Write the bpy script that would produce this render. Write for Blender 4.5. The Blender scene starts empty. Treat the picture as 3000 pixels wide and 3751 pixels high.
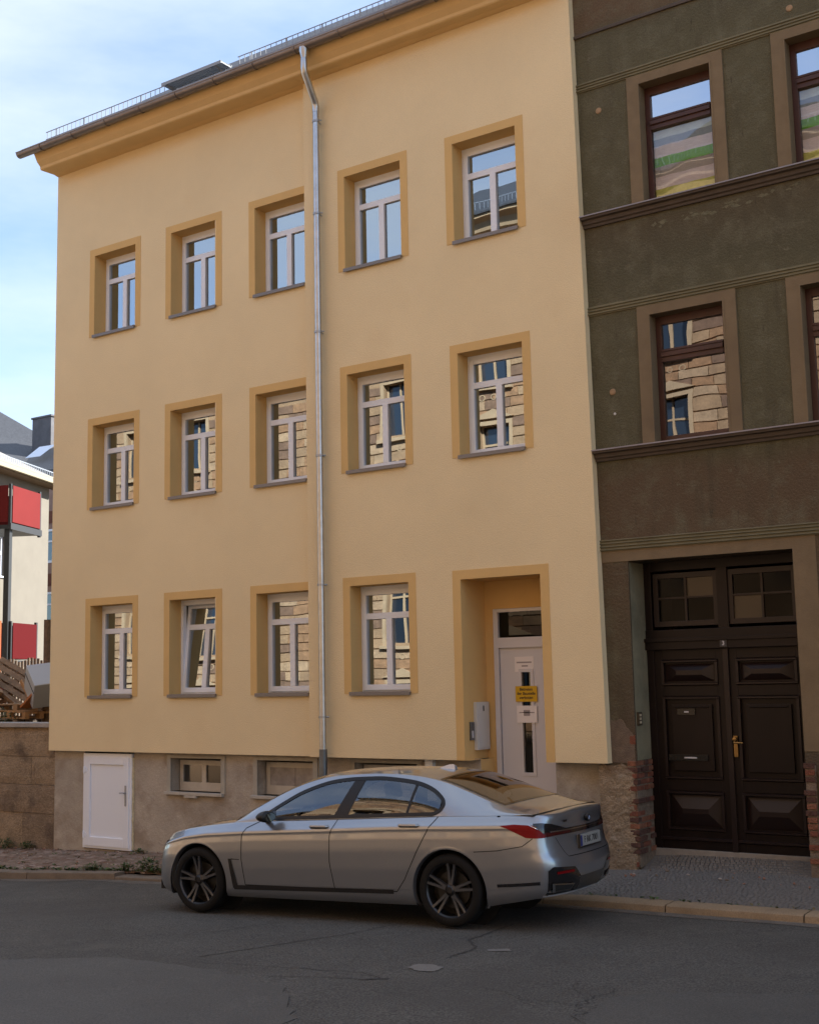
import bpy, bmesh, math, random
import numpy as np
from mathutils import Vector, Matrix
from math import sin, cos, pi, radians, sqrt

random.seed(7)
S = bpy.context.scene
COL = S.collection

# ------------------------------------------------------------------ camera
cam_d = bpy.data.cameras.new('camera'); cam = bpy.data.objects.new('camera', cam_d); COL.objects.link(cam)
cam_d.sensor_fit = 'HORIZONTAL'; cam_d.sensor_width = 36.0; cam_d.lens = 55.08
cam_d.clip_start = 0.1; cam_d.clip_end = 3000
RW = Matrix(((0.823904, -0.559256, 0.091736), (0.566345, 0.818453, -0.096898), (-0.02089, 0.131788, 0.991058)))
cam.matrix_world = Matrix((
    (RW[0][0], RW[0][2], -RW[0][1], 0), (RW[1][0], RW[1][2], -RW[1][1], 0), (RW[2][0], RW[2][2], -RW[2][1], 0), (0, 0, 0, 1)))
S.camera = cam

# ------------------------------------------------------------------ sky, sun, exposure
SUN_EL, SUN_AZ = radians(33), radians(38)          # azimuth from +Y towards +X: behind the facade, to the right
W = bpy.data.worlds.new('World'); S.world = W; W.use_nodes = True
nt = W.node_tree; N = nt.nodes; Lk = nt.links; N.clear()
out = N.new('ShaderNodeOutputWorld'); bg = N.new('ShaderNodeBackground')
sky = N.new('ShaderNodeTexSky'); sky.sky_type = 'NISHITA'; sky.sun_disc = False
sky.sun_elevation = SUN_EL; sky.sun_rotation = SUN_AZ; sky.altitude = 200; sky.air_density = 0.9; sky.dust_density = 0.15; sky.ozone_density = 2.2
tc = N.new('ShaderNodeTexCoord'); mp = N.new('ShaderNodeMapping'); mp.inputs['Scale'].default_value = (1.0, 1.0, 3.2)
mp.inputs['Rotation'].default_value = (0.25, 0.1, 0.5)
n1 = N.new('ShaderNodeTexNoise'); n1.inputs['Scale'].default_value = 1.7; n1.inputs['Detail'].default_value = 7; n1.inputs['Roughness'].default_value = 0.55
rp = N.new('ShaderNodeValToRGB'); rp.color_ramp.elements[0].position = 0.30; rp.color_ramp.elements[1].position = 0.72
rp.color_ramp.elements[0].color = (0.06, 0.06, 0.06, 1); rp.color_ramp.elements[1].color = (0.95, 0.95, 0.95, 1)
mx = N.new('ShaderNodeMix'); mx.data_type = 'RGBA'; mx.inputs[7].default_value = (3.75, 4.05, 4.45, 1)
Lk.new(tc.outputs['Generated'], mp.inputs['Vector']); Lk.new(mp.outputs[0], n1.inputs['Vector']); Lk.new(n1.outputs['Fac'], rp.inputs[0])
Lk.new(rp.outputs[0], mx.inputs[0]); vm = N.new('ShaderNodeVectorMath'); vm.operation = 'MULTIPLY'; vm.inputs[1].default_value = (0.75, 0.90, 1.04); Lk.new(sky.outputs[0], vm.inputs[0]); Lk.new(vm.outputs[0], mx.inputs[6]); Lk.new(mx.outputs[2], bg.inputs[0])
bg.inputs[1].default_value = 0.076
Lk.new(bg.outputs[0], out.inputs[0])

sd = bpy.data.lights.new('sun', 'SUN'); sun = bpy.data.objects.new('sun', sd); COL.objects.link(sun)
sd.energy = 3.9; sd.angle = radians(0.53); sd.color = (1.0, 0.95, 0.87)
sv = Vector((sin(SUN_AZ) * cos(SUN_EL), cos(SUN_AZ) * cos(SUN_EL), sin(SUN_EL)))
sun.rotation_euler = sv.to_track_quat('Z', 'Y').to_euler(); sun.location = (0, 0, 40)

S.view_settings.view_transform = 'Standard'; S.view_settings.look = 'None'
S.view_settings.gamma = 1; S.view_settings.use_curve_mapping = False
S.view_settings.exposure = 2.02
S.render.engine = 'CYCLES'
S.cycles.max_bounces = 8; S.cycles.diffuse_bounces = 4; S.cycles.glossy_bounces = 4; S.cycles.transparent_max_bounces = 12
S.cycles.caustics_reflective = False; S.cycles.caustics_refractive = False

# ------------------------------------------------------------------ materials
MATS = {}
def mat(name, base, rough=0.8, var=0.0, vscale=3.0, bump=0.0, bscale=60.0, metal=0.0, spec=0.5, dirt=None, dscale=1.0, dlo=0.5, dhi=0.7, coat=0.0, stretch=None, fine=0.0, fscale=180.0, emit=None):
    if name in MATS: return MATS[name]
    m = bpy.data.materials.new(name); m.use_nodes = True; t = m.node_tree; n = t.nodes; l = t.links
    b = n['Principled BSDF']; b.inputs['Roughness'].default_value = rough; b.inputs['Metallic'].default_value = metal
    b.inputs['Specular IOR Level'].default_value = spec; b.inputs['Coat Weight'].default_value = coat; b.inputs['Coat Roughness'].default_value = 0.02
    b.inputs['Base Color'].default_value = (*base, 1)
    geo = n.new('ShaderNodeNewGeometry'); vec = geo.outputs['Position']
    if stretch:
        mpn = n.new('ShaderNodeMapping'); mpn.inputs['Scale'].default_value = stretch; l.new(vec, mpn.inputs['Vector']); vecs = mpn.outputs[0]
    else: vecs = vec
    cur = None
    def noise(sc, det=5, v=vecs):
        q = n.new('ShaderNodeTexNoise'); q.inputs['Scale'].default_value = sc; q.inputs['Detail'].default_value = det; q.inputs['Roughness'].default_value = 0.6
        l.new(v, q.inputs['Vector']); return q.outputs['Fac']
    def blend(fac, a, c2, mode='MIX'):
        q = n.new('ShaderNodeMix'); q.data_type = 'RGBA'; q.blend_type = mode
        if hasattr(fac, 'links') or hasattr(fac, 'is_linked'): l.new(fac, q.inputs[0])
        else: q.inputs[0].default_value = fac
        for i, v in ((6, a), (7, c2)):
            if isinstance(v, tuple): q.inputs[i].default_value = (*v, 1)
            else: l.new(v, q.inputs[i])
        return q.outputs[2]
    if var > 0:
        lo = tuple(c * (1 - var) for c in base); hi = tuple(min(1, c * (1 + var)) for c in base)
        r = n.new('ShaderNodeMapRange'); r.inputs[1].default_value = 0.3; r.inputs[2].default_value = 0.7; l.new(noise(vscale), r.inputs[0])
        cur = blend(r.outputs[0], lo, hi)
    if fine > 0:
        r = n.new('ShaderNodeMapRange'); r.inputs[1].default_value = 0.3; r.inputs[2].default_value = 0.7
        r.inputs[3].default_value = 1 - fine; r.inputs[4].default_value = 1 + fine; l.new(noise(fscale, 2, vec), r.inputs[0])
        q = n.new('ShaderNodeVectorMath'); q.operation = 'SCALE'; l.new(r.outputs[0], q.inputs['Scale'])
        if cur is None: q.inputs[0].default_value = base
        else: l.new(cur, q.inputs[0])
        cur = q.outputs[0]
    if dirt:
        for (dc, ds, lo, hi, amt) in (dirt if isinstance(dirt, list) else [(dirt, dscale, dlo, dhi, 1.0)]):
            r = n.new('ShaderNodeMapRange'); r.inputs[1].default_value = lo; r.inputs[2].default_value = hi; r.inputs[4].default_value = amt
            l.new(noise(ds, 7), r.inputs[0]); cur = blend(r.outputs[0], cur if cur is not None else base, dc)
    if cur is not None: l.new(cur, b.inputs['Base Color'])
    if bump > 0:
        bn = n.new('ShaderNodeBump'); bn.inputs['Strength'].default_value = min(1, bump * 10); bn.inputs['Distance'].default_value = bump * 0.1
        l.new(noise(bscale, 4), bn.inputs['Height']); l.new(bn.outputs[0], b.inputs['Normal'])
    MATS[name] = m; return m

def glass(name, tint=(0.5, 0.5, 0.5), refl=0.3, gtint=(1, 1, 1), wob=0.0, wscale=1.5, rough=0.0):
    m = bpy.data.materials.new(name); m.use_nodes = True; t = m.node_tree; n = t.nodes; l = t.links; n.clear()
    o = n.new('ShaderNodeOutputMaterial'); mxs = n.new('ShaderNodeMixShader'); tr = n.new('ShaderNodeBsdfTransparent'); gl = n.new('ShaderNodeBsdfGlossy')
    tr.inputs[0].default_value = (*tint, 1); gl.inputs['Color'].default_value = (*gtint, 1); gl.inputs['Roughness'].default_value = rough
    lw = n.new('ShaderNodeLayerWeight'); lw.inputs[0].default_value = 0.25
    mr = n.new('ShaderNodeMapRange'); mr.inputs[3].default_value = refl; mr.inputs[4].default_value = 1.0; l.new(lw.outputs['Fresnel'], mr.inputs[0])
    l.new(mr.outputs[0], mxs.inputs[0]); l.new(tr.outputs[0], mxs.inputs[1]); l.new(gl.outputs[0], mxs.inputs[2]); l.new(mxs.outputs[0], o.inputs[0])
    if wob > 0:
        tcn = n.new('ShaderNodeNewGeometry'); q = n.new('ShaderNodeTexNoise'); q.inputs['Scale'].default_value = wscale; q.inputs['Detail'].default_value = 0.5
        l.new(tcn.outputs['Position'], q.inputs['Vector'])
        bn = n.new('ShaderNodeBump'); bn.inputs['Strength'].default_value = 1.0; bn.inputs['Distance'].default_value = wob
        l.new(q.outputs['Fac'], bn.inputs['Height']); l.new(bn.outputs[0], gl.inputs['Normal']); l.new(bn.outputs[0], lw.inputs['Normal'])
    MATS[name] = m; return m

M_cream = mat('cream_render', (0.79, 0.64, 0.39), 0.92, var=0.05, vscale=0.55, bump=0.08, bscale=60, fine=0.05, fscale=70, dirt=[((0.73, 0.56, 0.325), 0.6, 0.55, 0.8, 0.6)], spec=0.2)
M_ochre = mat('ochre_render', (0.67, 0.445, 0.185), 0.9, var=0.04, vscale=2.0, bump=0.04, bscale=80, fine=0.05, spec=0.2)
M_plinth = mat('plinth_cement', (0.40, 0.355, 0.295), 0.93, var=0.16, vscale=2.2, bump=0.12, bscale=22, fine=0.10, fscale=50, dirt=[((0.29, 0.24, 0.185), 1.6, 0.52, 0.66, 0.85), ((0.50, 0.45, 0.38), 3.4, 0.60, 0.72, 0.6)], spec=0.2)
M_white = mat('white_plastic', (0.77, 0.82, 0.90), 0.38, spec=0.5, fine=0.02)
M_sill = mat('sill_metal', (0.20, 0.185, 0.175), 0.45, metal=0.3, fine=0.05)
M_gut = mat('gutter_metal', (0.22, 0.19, 0.175), 0.4, metal=0.6, var=0.15, vscale=3)
M_zinc = mat('galvanised_steel', (0.48, 0.50, 0.52), 0.33, metal=1.0, var=0.12, vscale=9, bump=0.03, bscale=14)
M_zincd = mat('weathered_zinc', (0.16, 0.18, 0.20), 0.35, metal=0.8, var=0.15, vscale=6)
M_steel = mat('grey_steel', (0.36, 0.38, 0.41), 0.45, metal=0.7, fine=0.08)
M_tile = mat('roof_tile', (0.07, 0.07, 0.08), 0.7, var=0.2, vscale=4, bump=0.1, bscale=8)
M_dark = mat('dark_interior', (0.10, 0.085, 0.07), 0.95)
M_room = mat('room_plaster', (0.42, 0.38, 0.32), 0.95)
M_glass = glass('window_glass', (0.55, 0.56, 0.55), 0.40, (0.80, 0.91, 1.0), wob=0.0013, wscale=1.3)
M_oldglass = glass('old_window_glass', (0.5, 0.5, 0.5), 0.22, (0.85, 0.9, 1.0), wob=0.002, wscale=1.8)
M_carglass = glass('car_glass', (0.48, 0.52, 0.52), 0.13, (0.9, 0.95, 1.0))
M_dullglass = glass('dull_glass', (0.5, 0.48, 0.44), 0.10, (0.8, 0.8, 0.8), rough=0.15)
M_black = mat('black_plastic', (0.012, 0.012, 0.013), 0.35)
M_rubber = mat('tyre_rubber', (0.008, 0.008, 0.008), 0.8, spec=.25, bump=0.02, bscale=60)
M_asph = mat('asphalt', (0.106, 0.101, 0.090), 0.88, var=0.16, vscale=0.9, bump=0.16, bscale=70, fine=0.50, fscale=52, spec=0.3,
             dirt=[((0.088, 0.082, 0.073), 0.35, 0.50, 0.62, 0.8), ((0.14, 0.128, 0.11), 1.3, 0.60, 0.72, 0.6), ((0.24, 0.225, 0.20), 34, 0.66, 0.72, 0.6), ((0.070, 0.065, 0.057), 9, 0.50, 0.75, 0.45)])
M_green = None

def MBclass(): pass
class MB:
    """collects shapes, build() links them as one mesh object"""
    def __init__(s): s.v = []; s.f = []; s.m = []; s.cm = 0
    def add(s, vs, fs, mi=None):
        o = len(s.v); s.v += [tuple(p) for p in vs]; s.f += [tuple(i + o for i in f) for f in fs]; s.m += [s.cm if mi is None else mi] * len(fs); return s
    def box(s, x0, x1, y0, y1, z0, z1, mi=None):
        vs = [(x, y, z) for z in (z0, z1) for y in (y0, y1) for x in (x0, x1)]
        return s.add(vs, [(0, 2, 3, 1), (4, 5, 7, 6), (0, 1, 5, 4), (2, 6, 7, 3), (0, 4, 6, 2), (1, 3, 7, 5)], mi)
    def quad(s, a, b, c, d, mi=None): return s.add([a, b, c, d], [(0, 1, 2, 3)], mi)
    def prism(s, poly, axis, a0, a1, mi=None):
        """poly: 2D points in the plane normal to axis; extruded from a0 to a1"""
        def P(p, a):
            return (a, p[0], p[1]) if axis == 'x' else ((p[0], a, p[1]) if axis == 'y' else (p[0], p[1], a))
        n = len(poly); vs = [P(p, a0) for p in poly] + [P(p, a1) for p in poly]
        fs = [(i, (i + 1) % n, n + (i + 1) % n, n + i) for i in range(n)] + [tuple(range(n))[::-1], tuple(range(n, 2 * n))]
        return s.add(vs, fs, mi)
    def tube(s, path, r, n=8, caps=True, mi=None):
        path = [Vector(p) for p in path]; rs = r if isinstance(r, (list, tuple)) else [r] * len(path); vs = []; up0 = None
        for i, p in enumerate(path):
            d = (path[min(i + 1, len(path) - 1)] - path[max(i - 1, 0)]).normalized()
            if up0 is None: up0 = Vector((0, 0, 1)) if abs(d.z) < 0.9 else Vector((1, 0, 0))
            a = d.cross(up0).normalized(); b = a.cross(d).normalized(); up0 = b
            for k in range(n):
                t = 2 * pi * k / n; vs.append(p + a * rs[i] * cos(t) + b * rs[i] * sin(t))
        fs = [(i * n + k, i * n + (k + 1) % n, (i + 1) * n + (k + 1) % n, (i + 1) * n + k) for i in range(len(path) - 1) for k in range(n)]
        if caps: fs += [tuple(range(n))[::-1], tuple(range((len(path) - 1) * n, len(path) * n))]
        return s.add(vs, fs, mi)
    def lathe(s, prof, n=32, axis='y', c=(0, 0, 0), mi=None, closed=False):
        vs = []
        for (r, h) in prof:
            for k in range(n):
                t = 2 * pi * k / n
                vs.append((c[0] + r * cos(t), c[1] + h, c[2] + r * sin(t)) if axis == 'y' else (c[0] + r * cos(t), c[1] + r * sin(t), c[2] + h))
        m = len(prof); fs = [(i * n + k, i * n + (k + 1) % n, ((i + 1) % m) * n + (k + 1) % n, ((i + 1) % m) * n + k) for i in range(m if closed else m - 1) for k in range(n)]
        return s.add(vs, fs, mi)
    def obox(s, c, ax, h, mi=None):
        """oriented box: centre, three unit axes, half sizes"""
        c = Vector(c); A = [Vector(a) for a in ax]
        vs = [c + A[0] * h[0] * i + A[1] * h[1] * j + A[2] * h[2] * k for k in (-1, 1) for j in (-1, 1) for i in (-1, 1)]
        return s.add(vs, [(0, 2, 3, 1), (4, 5, 7, 6), (0, 1, 5, 4), (2, 6, 7, 3), (0, 4, 6, 2), (1, 3, 7, 5)], mi)
    def build(s, name, m, parent=None, smooth=False, bevel=0.0, loc=None, fixn=True):
        me = bpy.data.meshes.new(name); me.from_pydata(s.v, [], s.f)
        for q in (m if isinstance(m, (list, tuple)) else [m]): me.materials.append(q)
        if max(s.m, default=0) > 0: me.polygons.foreach_set('material_index', s.m)
        if fixn:
            bm = bmesh.new(); bm.from_mesh(me); bmesh.ops.recalc_face_normals(bm, faces=bm.faces)
            if bevel: bmesh.ops.bevel(bm, geom=[e for e in bm.edges if len(e.link_faces) == 2 and e.calc_face_angle(0) > 0.6], offset=bevel, segments=2, affect='EDGES', profile=0.6)
            bm.to_mesh(me); bm.free()
        me.update()
        o = bpy.data.objects.new(name, me); COL.objects.link(o)
        if smooth: smoothen(me)
        if loc: o.location = loc
        if parent: par(o, parent)
        return o

def smoothen(me, ang=0.7):
    me.polygons.foreach_set('use_smooth', [True] * len(me.polygons)); me.set_sharp_from_angle(angle=ang)
WM = {}
def par(o, p):
    o.parent = p; o.matrix_parent_inverse = Matrix.Translation(-Vector(WM.get(p.name, p.location)))
    return o
def sub(o, p):                               # child authored in the same local space as its parent
    o.parent = p; return o
def empty(name, loc, label=None, cat=None, group=None, kind=None):
    o = bpy.data.objects.new(name, None); COL.objects.link(o); o.location = loc; o.empty_display_size = 0.2
    return tag(o, label, cat, group, kind)
def tag(o, label=None, cat=None, group=None, kind=None):
    if label: o['label'] = label
    if cat: o['category'] = cat
    if group: o['group'] = group
    if kind: o['kind'] = kind
    return o
def copy_tree(o, parent=None):
    c = o.copy(); COL.objects.link(c)
    if parent is not None: c.parent = parent
    for ch in [x for x in bpy.data.objects if x.parent == o]: copy_tree(ch, c)
    return c

def wall_grid(b, x0, x1, z0, z1, y, holes, mi=None, xt=None):
    """sheet facing -Y with rectangular holes (hx0,hx1,hz0,hz1)"""
    xs = sorted({x0, x1} | {h for H in holes for h in H[:2] if x0 < h < x1}); zs = sorted({z0, z1} | {h for H in holes for h in H[2:] if z0 < h < z1})
    vi = {}
    def V(i, j):
        if (i, j) not in vi:
            x = xs[i]
            if xt and i == len(xs) - 1: x = x + (xt - x) * (zs[j] - z0) / (z1 - z0)
            vi[(i, j)] = len(b.v); b.v.append((x, y, zs[j]))
        return vi[(i, j)]
    for i in range(len(xs) - 1):
        for j in range(len(zs) - 1):
            cx, cz = (xs[i] + xs[i + 1]) / 2, (zs[j] + zs[j + 1]) / 2
            if any(H[0] < cx < H[1] and H[2] < cz < H[3] for H in holes): continue
            b.f.append((V(i, j), V(i + 1, j), V(i + 1, j + 1), V(i, j + 1))); b.m.append(b.cm if mi is None else mi)
def reveal(b, x0, x1, z0, z1, y0, y1, bottom=True, mi=None):
    b.quad((x0, y0, z0), (x0, y1, z0), (x0, y1, z1), (x0, y0, z1), mi); b.quad((x1, y0, z0), (x1, y0, z1), (x1, y1, z1), (x1, y1, z0), mi)
    b.quad((x0, y0, z1), (x0, y1, z1), (x1, y1, z1), (x1, y0, z1), mi)
    if bottom: b.quad((x0, y0, z0), (x1, y0, z0), (x1, y1, z0), (x0, y1, z0), mi)

# ------------------------------------------------------------------ ground profile
GX = [-200, -60, -30, -20, -16.3, -13.8, -10.2, -6.5, -4, 5, 60, 200]
GG = [-6.5, -4.6, -3.55, -3.08, -2.90, -2.735, -2.60, -2.50, -2.46, -2.30, -1.8, -1.8]
SXX = [-200, -60, -30, -20, -18, -16, -13.8, -10, -7.2, -6.5, -4, 5, 60, 200]
SSS = [-6.4, -4.5, -3.45, -2.93, -2.85, -2.79, -2.655, -2.52, -2.47, -2.425, -2.385, -2.22, -1.7, -1.7]
KY = 12.62
def gut(x): return float(np.interp(x, GX, GG))
def swz(x): return float(np.interp(x, SXX, SSS))
def road_z(x, y):
    return gut(x) + 0.022 * min(KY - y, 5.0) - 0.022 * max(0, (KY - 7.5) - y if y < KY - 7.5 else 0)
xs = sorted(set([-200, -120, -60, -45, -36, -30, -26] + list(np.arange(-24, 6, 0.6)) + [10, 16, 24, 40, 60, 120, 200]))
ys = [KY, 11.8, 11, 10, 9, 8, 7, 6, 5, 4, 3, 2.2]
b = MB(); vs = [(x, y, road_z(x, y)) for y in ys for x in xs]; nx = len(xs)
b.add(vs, [(j * nx + i, j * nx + i + 1, (j + 1) * nx + i + 1, (j + 1) * nx + i) for j in range(len(ys) - 1) for i in range(nx - 1)])
road = tag(b.build('road', M_asph), kind='structure')
M_gutr = mat('gutter_grit', (0.14, 0.122, 0.10), 0.9, var=0.25, vscale=5, bump=0.1, bscale=70, fine=0.35, fscale=60)
b = MB(); gx = [x for x in xs if -60 <= x <= 20]
rows = [KY - 0.002, KY - 0.09, KY - 0.2]
vs = [(x, y + (0 if k == 0 else 0.05 * sin(x * 3.1 + k) + 0.03 * sin(x * 7.7)), road_z(x, y) + 0.004) for k, y in enumerate(rows) for x in gx]; nx = len(gx)
b.add(vs, [(j * nx + i, j * nx + i + 1, (j + 1) * nx + i + 1, (j + 1) * nx + i) for j in range(2) for i in range(nx - 1)])
par(b.build('gutter_strip', M_gutr), road)
# cracks and repairs in the asphalt
def P_road(x, y, h=0.004): return (x, y, road_z(x, y) + h)
M_crack = mat('crack_filler', (0.045, 0.042, 0.038), 0.9, fine=0.3)
M_patch = mat('pale_patch', (0.175, 0.165, 0.148), 0.85, var=0.1, vscale=9, fine=0.2, fscale=90)
M_smooth = mat('smooth_asphalt', (0.082, 0.079, 0.071), 0.72, var=0.12, vscale=1.4, bump=0.08, bscale=80, fine=0.34, fscale=60)
def strip(pts, w, jit=0.05, seed=1, n=14):
    rnd = random.Random(seed); b = MB(); P = []
    for i in range(len(pts) - 1):
        for k in range(n):
            t = k / n; P.append((pts[i][0] * (1 - t) + pts[i + 1][0] * t, pts[i][1] * (1 - t) + pts[i + 1][1] * t))
    P.append(pts[-1]); off = 0; vs = []
    for i, p in enumerate(P):
        a = P[max(0, i - 1)]; c = P[min(len(P) - 1, i + 1)]; dx, dy = c[0] - a[0], c[1] - a[1]; L = math.hypot(dx, dy) or 1
        off = off * 0.75 + rnd.uniform(-jit, jit) * 0.5; ww = .75 * w * rnd.uniform(0.35, 1.0) * (0.3 if i in (0, len(P) - 1) else 1)
        for sgn in (-1, 1): vs.append(P_road(p[0] - dy / L * (off + sgn * ww / 2), p[1] + dx / L * (off + sgn * ww / 2)))
    b.add(vs, [(2 * i, 2 * i + 1, 2 * i + 3, 2 * i + 2) for i in range(len(P) - 1)])
    return b
CR = [([(-8.271, 8.559), (-8.125, 9.065), (-7.957, 9.551), (-7.781, 10.063), (-7.681, 10.724)], 0.03, 0.02),
      ([(-9.253, 9.339), (-9.094, 9.717), (-8.97, 10.155), (-8.852, 10.472)], 0.02, 0.02),
      ([(-6.2, 9.501), (-6.176, 9.734), (-6.236, 10.033), (-6.464, 10.318), (-6.516, 10.575), (-6.557, 11.3)], 0.05, 0.03),
      ([(-8.167, 8.362), (-7.699, 8.466), (-7.128, 8.553), (-6.487, 8.64), (-6.215, 8.532)], 0.018, 0.03),
      ([(-7.125, 8.181), (-6.655, 8.345), (-6.217, 8.469)], 0.016, 0.02), ([(-6.34, 8.40), (-6.20, 8.52), (-6.14, 8.56)], 0.06, 0.01),
      ([(-4.203, 8.034), (-4.253, 8.241), (-4.38, 8.416), (-4.424, 8.774), (-4.395, 9.123)], 0.022, 0.05),
      ([(-5.30, 8.62), (-5.05, 8.55), (-4.86, 8.42), (-4.55, 8.50), (-4.36, 8.44)], 0.014, 0.05), ([(-4.75, 9.2), (-4.62, 8.9), (-4.40, 8.76)], 0.012, 0.04)]
for i, (pts, w, j) in enumerate(CR): par(strip(pts, w, j, 20 + i).build('crack', M_crack), road)
def blob(pts, name, m, h, seed=0, sub_=6, jit=0.02):
    rnd = random.Random(seed); b = MB(); P = []
    for i in range(len(pts)):
        a, c = pts[i], pts[(i + 1) % len(pts)]
        for k in range(sub_):
            t = k / sub_; P.append((a[0] * (1 - t) + c[0] * t + rnd.uniform(-jit, jit), a[1] * (1 - t) + c[1] * t + rnd.uniform(-jit, jit)))
    cx = sum(p[0] for p in P) / len(P); cy = sum(p[1] for p in P) / len(P); nP = len(P)
    vs = [P_road(cx, cy, h)] + [P_road(*p, h) for p in P] + [P_road((p[0] + cx) / 2, (p[1] + cy) / 2, h) for p in P]
    fs = [(1 + i, 1 + (i + 1) % nP, 1 + nP + (i + 1) % nP, 1 + nP + i) for i in range(nP)] + [(0, 1 + nP + i, 1 + nP + (i + 1) % nP) for i in range(nP)]
    b.add(vs, fs); return par(b.build(name, m), road)
blob([(-6.256, 8.984), (-6.269, 9.159), (-6.121, 9.192), (-5.991, 9.126), (-5.969, 8.962), (-6.091, 8.896)], 'pale_spot', M_patch, 0.006, 3, 5, 0.012)
blob([(-6.02, 9.93), (-6.10, 10.0), (-5.92, 10.1), (-5.86, 10.02)], 'pale_spot', M_patch, 0.006, 4, 4, 0.015)
blob([(-9.9, 6.0), (-9.9, 7.7), (-8.9, 8.25), (-7.75, 8.2), (-6.7, 7.9), (-6.0, 7.2), (-5.6, 5.2), (-7.5, 4.2)], 'asphalt_repair', M_smooth, 0.003, 5, 10, 0.03)
blob([(-4.32, 8.75), (-4.05, 9.15), (-3.0, 9.6), (-1.6, 9.8), (-1.2, 7.0), (-3.5, 6.4), (-4.1, 7.9)], 'asphalt_repair', M_smooth, 0.0035, 6, 10, 0.03)
0 and blob([(-12.4, 10.6), (-11.0, 11.1), (-9.3, 10.9), (-9.0, 10.3), (-10.2, 9.6), (-12.0, 9.7)], 'asphalt_repair', M_smooth, 0.003, 8, 10, 0.03)

# ground under and around everything
M_soil = mat('soil', (0.13, 0.10, 0.07), 0.95, var=0.2, vscale=2, bump=0.2, bscale=9, fine=0.2)
b = MB(); gxs = [-1200, -400, -200, -120, -60, -40, -30, -24, -20, -18, -12, -6, 0, 6, 16, 40, 120, 400, 1200]
rowsy = [-1200, -300, -60, -20, -5, 2, 12, 15, 40, 90, 300, 1200]
vs = [(x, y, swz(max(-200, min(200, x))) - 0.30) for y in rowsy for x in gxs]; nx = len(gxs)
b.add(vs, [(j * nx + i, j * nx + i + 1, (j + 1) * nx + i + 1, (j + 1) * nx + i) for j in range(len(rowsy) - 1) for i in range(nx - 1)])
tag(b.build('ground', M_soil), kind='structure')

# pavement bed, cobbles, kerb stones
M_bed = mat('pavement_grit', (0.145, 0.132, 0.116), 0.95, var=0.2, vscale=5, bump=0.1, bscale=60, fine=0.25)
M_bedl = mat('earthy_pavement', (0.21, 0.15, 0.11), 0.95, var=0.25, vscale=3, bump=0.15, bscale=40, fine=0.25, fscale=50, dirt=[((0.12, 0.10, 0.06), 2.5, 0.5, 0.65, 0.8)])
def bed(x0, x1, m):
    b = MB(); X = list(np.arange(x0, x1 + 0.01, (x1 - x0) / max(1, int((x1 - x0) / 0.6)))); Y = [KY + 0.28, 13.8, 15.6]; nx = len(X)
    b.add([(x, y, swz(x) - (0.004)) for y in Y for x in X], [(j * nx + i, j * nx + i + 1, (j + 1) * nx + i + 1, (j + 1) * nx + i) for j in range(2) for i in range(nx - 1)])
    return b.build('paving_bed', m)
pave = empty('pavement', (-9, 13.8, -2.5), kind='structure')
par(bed(-9.8, 20, M_bed), pave); par(MB().quad((-6.83, 15.0, swz(-6.8) - .012), (-4.68, 15.0, swz(-4.7) - .012), (-4.68, 15.46, swz(-4.7) + .126), (-6.83, 15.46, swz(-6.8) + .126)).build('ramp_bed', M_bed), pave); par(bed(-60, -9.8, M_bedl), pave)
def cobbles(x0, x1, y0, y1, sz, m, name, seed, skip=0.0, tilt=0.004):
    rnd = random.Random(seed); b = MB(); y = y0; r = 0
    while y < y1:
        h = sz * rnd.uniform(0.8, 1.15); x = x0 + rnd.uniform(0, sz)
        while x < x1:
            w = sz * rnd.uniform(0.7, 1.25)
            if rnd.random() > skip:
                g = 0.0035; yo = 0.012 * sin(x * 2.3) + rnd.uniform(-0.004, 0.004); z = swz(x) + max(0, y - 15.0) * .30
                q = [(x + g + rnd.uniform(0, .008), y + g + yo), (x + w - g, y + g + yo + rnd.uniform(-.006, .006)), (x + w - g - rnd.uniform(0, .008), y + h - g + yo), (x + g, y + h - g + yo + rnd.uniform(-.006, .006))]
                t = [z + rnd.uniform(-tilt, tilt) for _ in range(4)]; o = len(b.v)
                cx, cy = x + w / 2, y + h / 2 + yo
                b.v += [(p[0], p[1], z - 0.02) for p in q] + [(p[0] * .86 + cx * .14, p[1] * .86 + cy * .14, t[k] + 0.002) for k, p in enumerate(q)]
                b.f += [(o, o + 1, o + 5, o + 4), (o + 1, o + 2, o + 6, o + 5), (o + 2, o + 3, o + 7, o + 6), (o + 3, o, o + 4, o + 7), (o + 4, o + 5, o + 6, o + 7)]
                mi = rnd.choice((0, 0, 1, 1, 2)); b.m += [mi] * 5
            x += w
        y += h; r += 1
    o = b.build(name, m, pave, fixn=False); o['kind'] = 'stuff'; return o
MC = [mat('cobble_grey', (0.165, 0.150, 0.132), 0.85, var=0.12, vscale=12, fine=0.15), mat('cobble_dark', (0.155, 0.141, 0.124), 0.85, var=0.12, vscale=12, fine=0.15), mat('cobble_pale', (0.18, 0.164, 0.144), 0.85, var=0.12, vscale=12, fine=0.15)]
ML = [mat('cobble_brown', (0.24, 0.175, 0.135), 0.85, var=0.2, vscale=12, fine=0.2), mat('cobble_rust', (0.19, 0.12, 0.085), 0.85, var=0.2, vscale=12, fine=0.2), mat('cobble_rose', (0.31, 0.235, 0.19), 0.85, var=0.2, vscale=12, fine=0.2)]
cobbles(-9.8, 1.0, KY + 0.30, 15.02, 0.062, MC, 'mosaic_cobbles', 1, 0.01, 0.0015)
cobbles(-6.82, -4.72, 15.03, 15.44, 0.062, MC, 'mosaic_cobbles', 3, 0.01, 0.0015)
cobbles(-22.5, -9.85, KY + 0.27, 14.98, 0.13, ML, 'worn_cobbles', 2, 0.30, 0.012)
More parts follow.
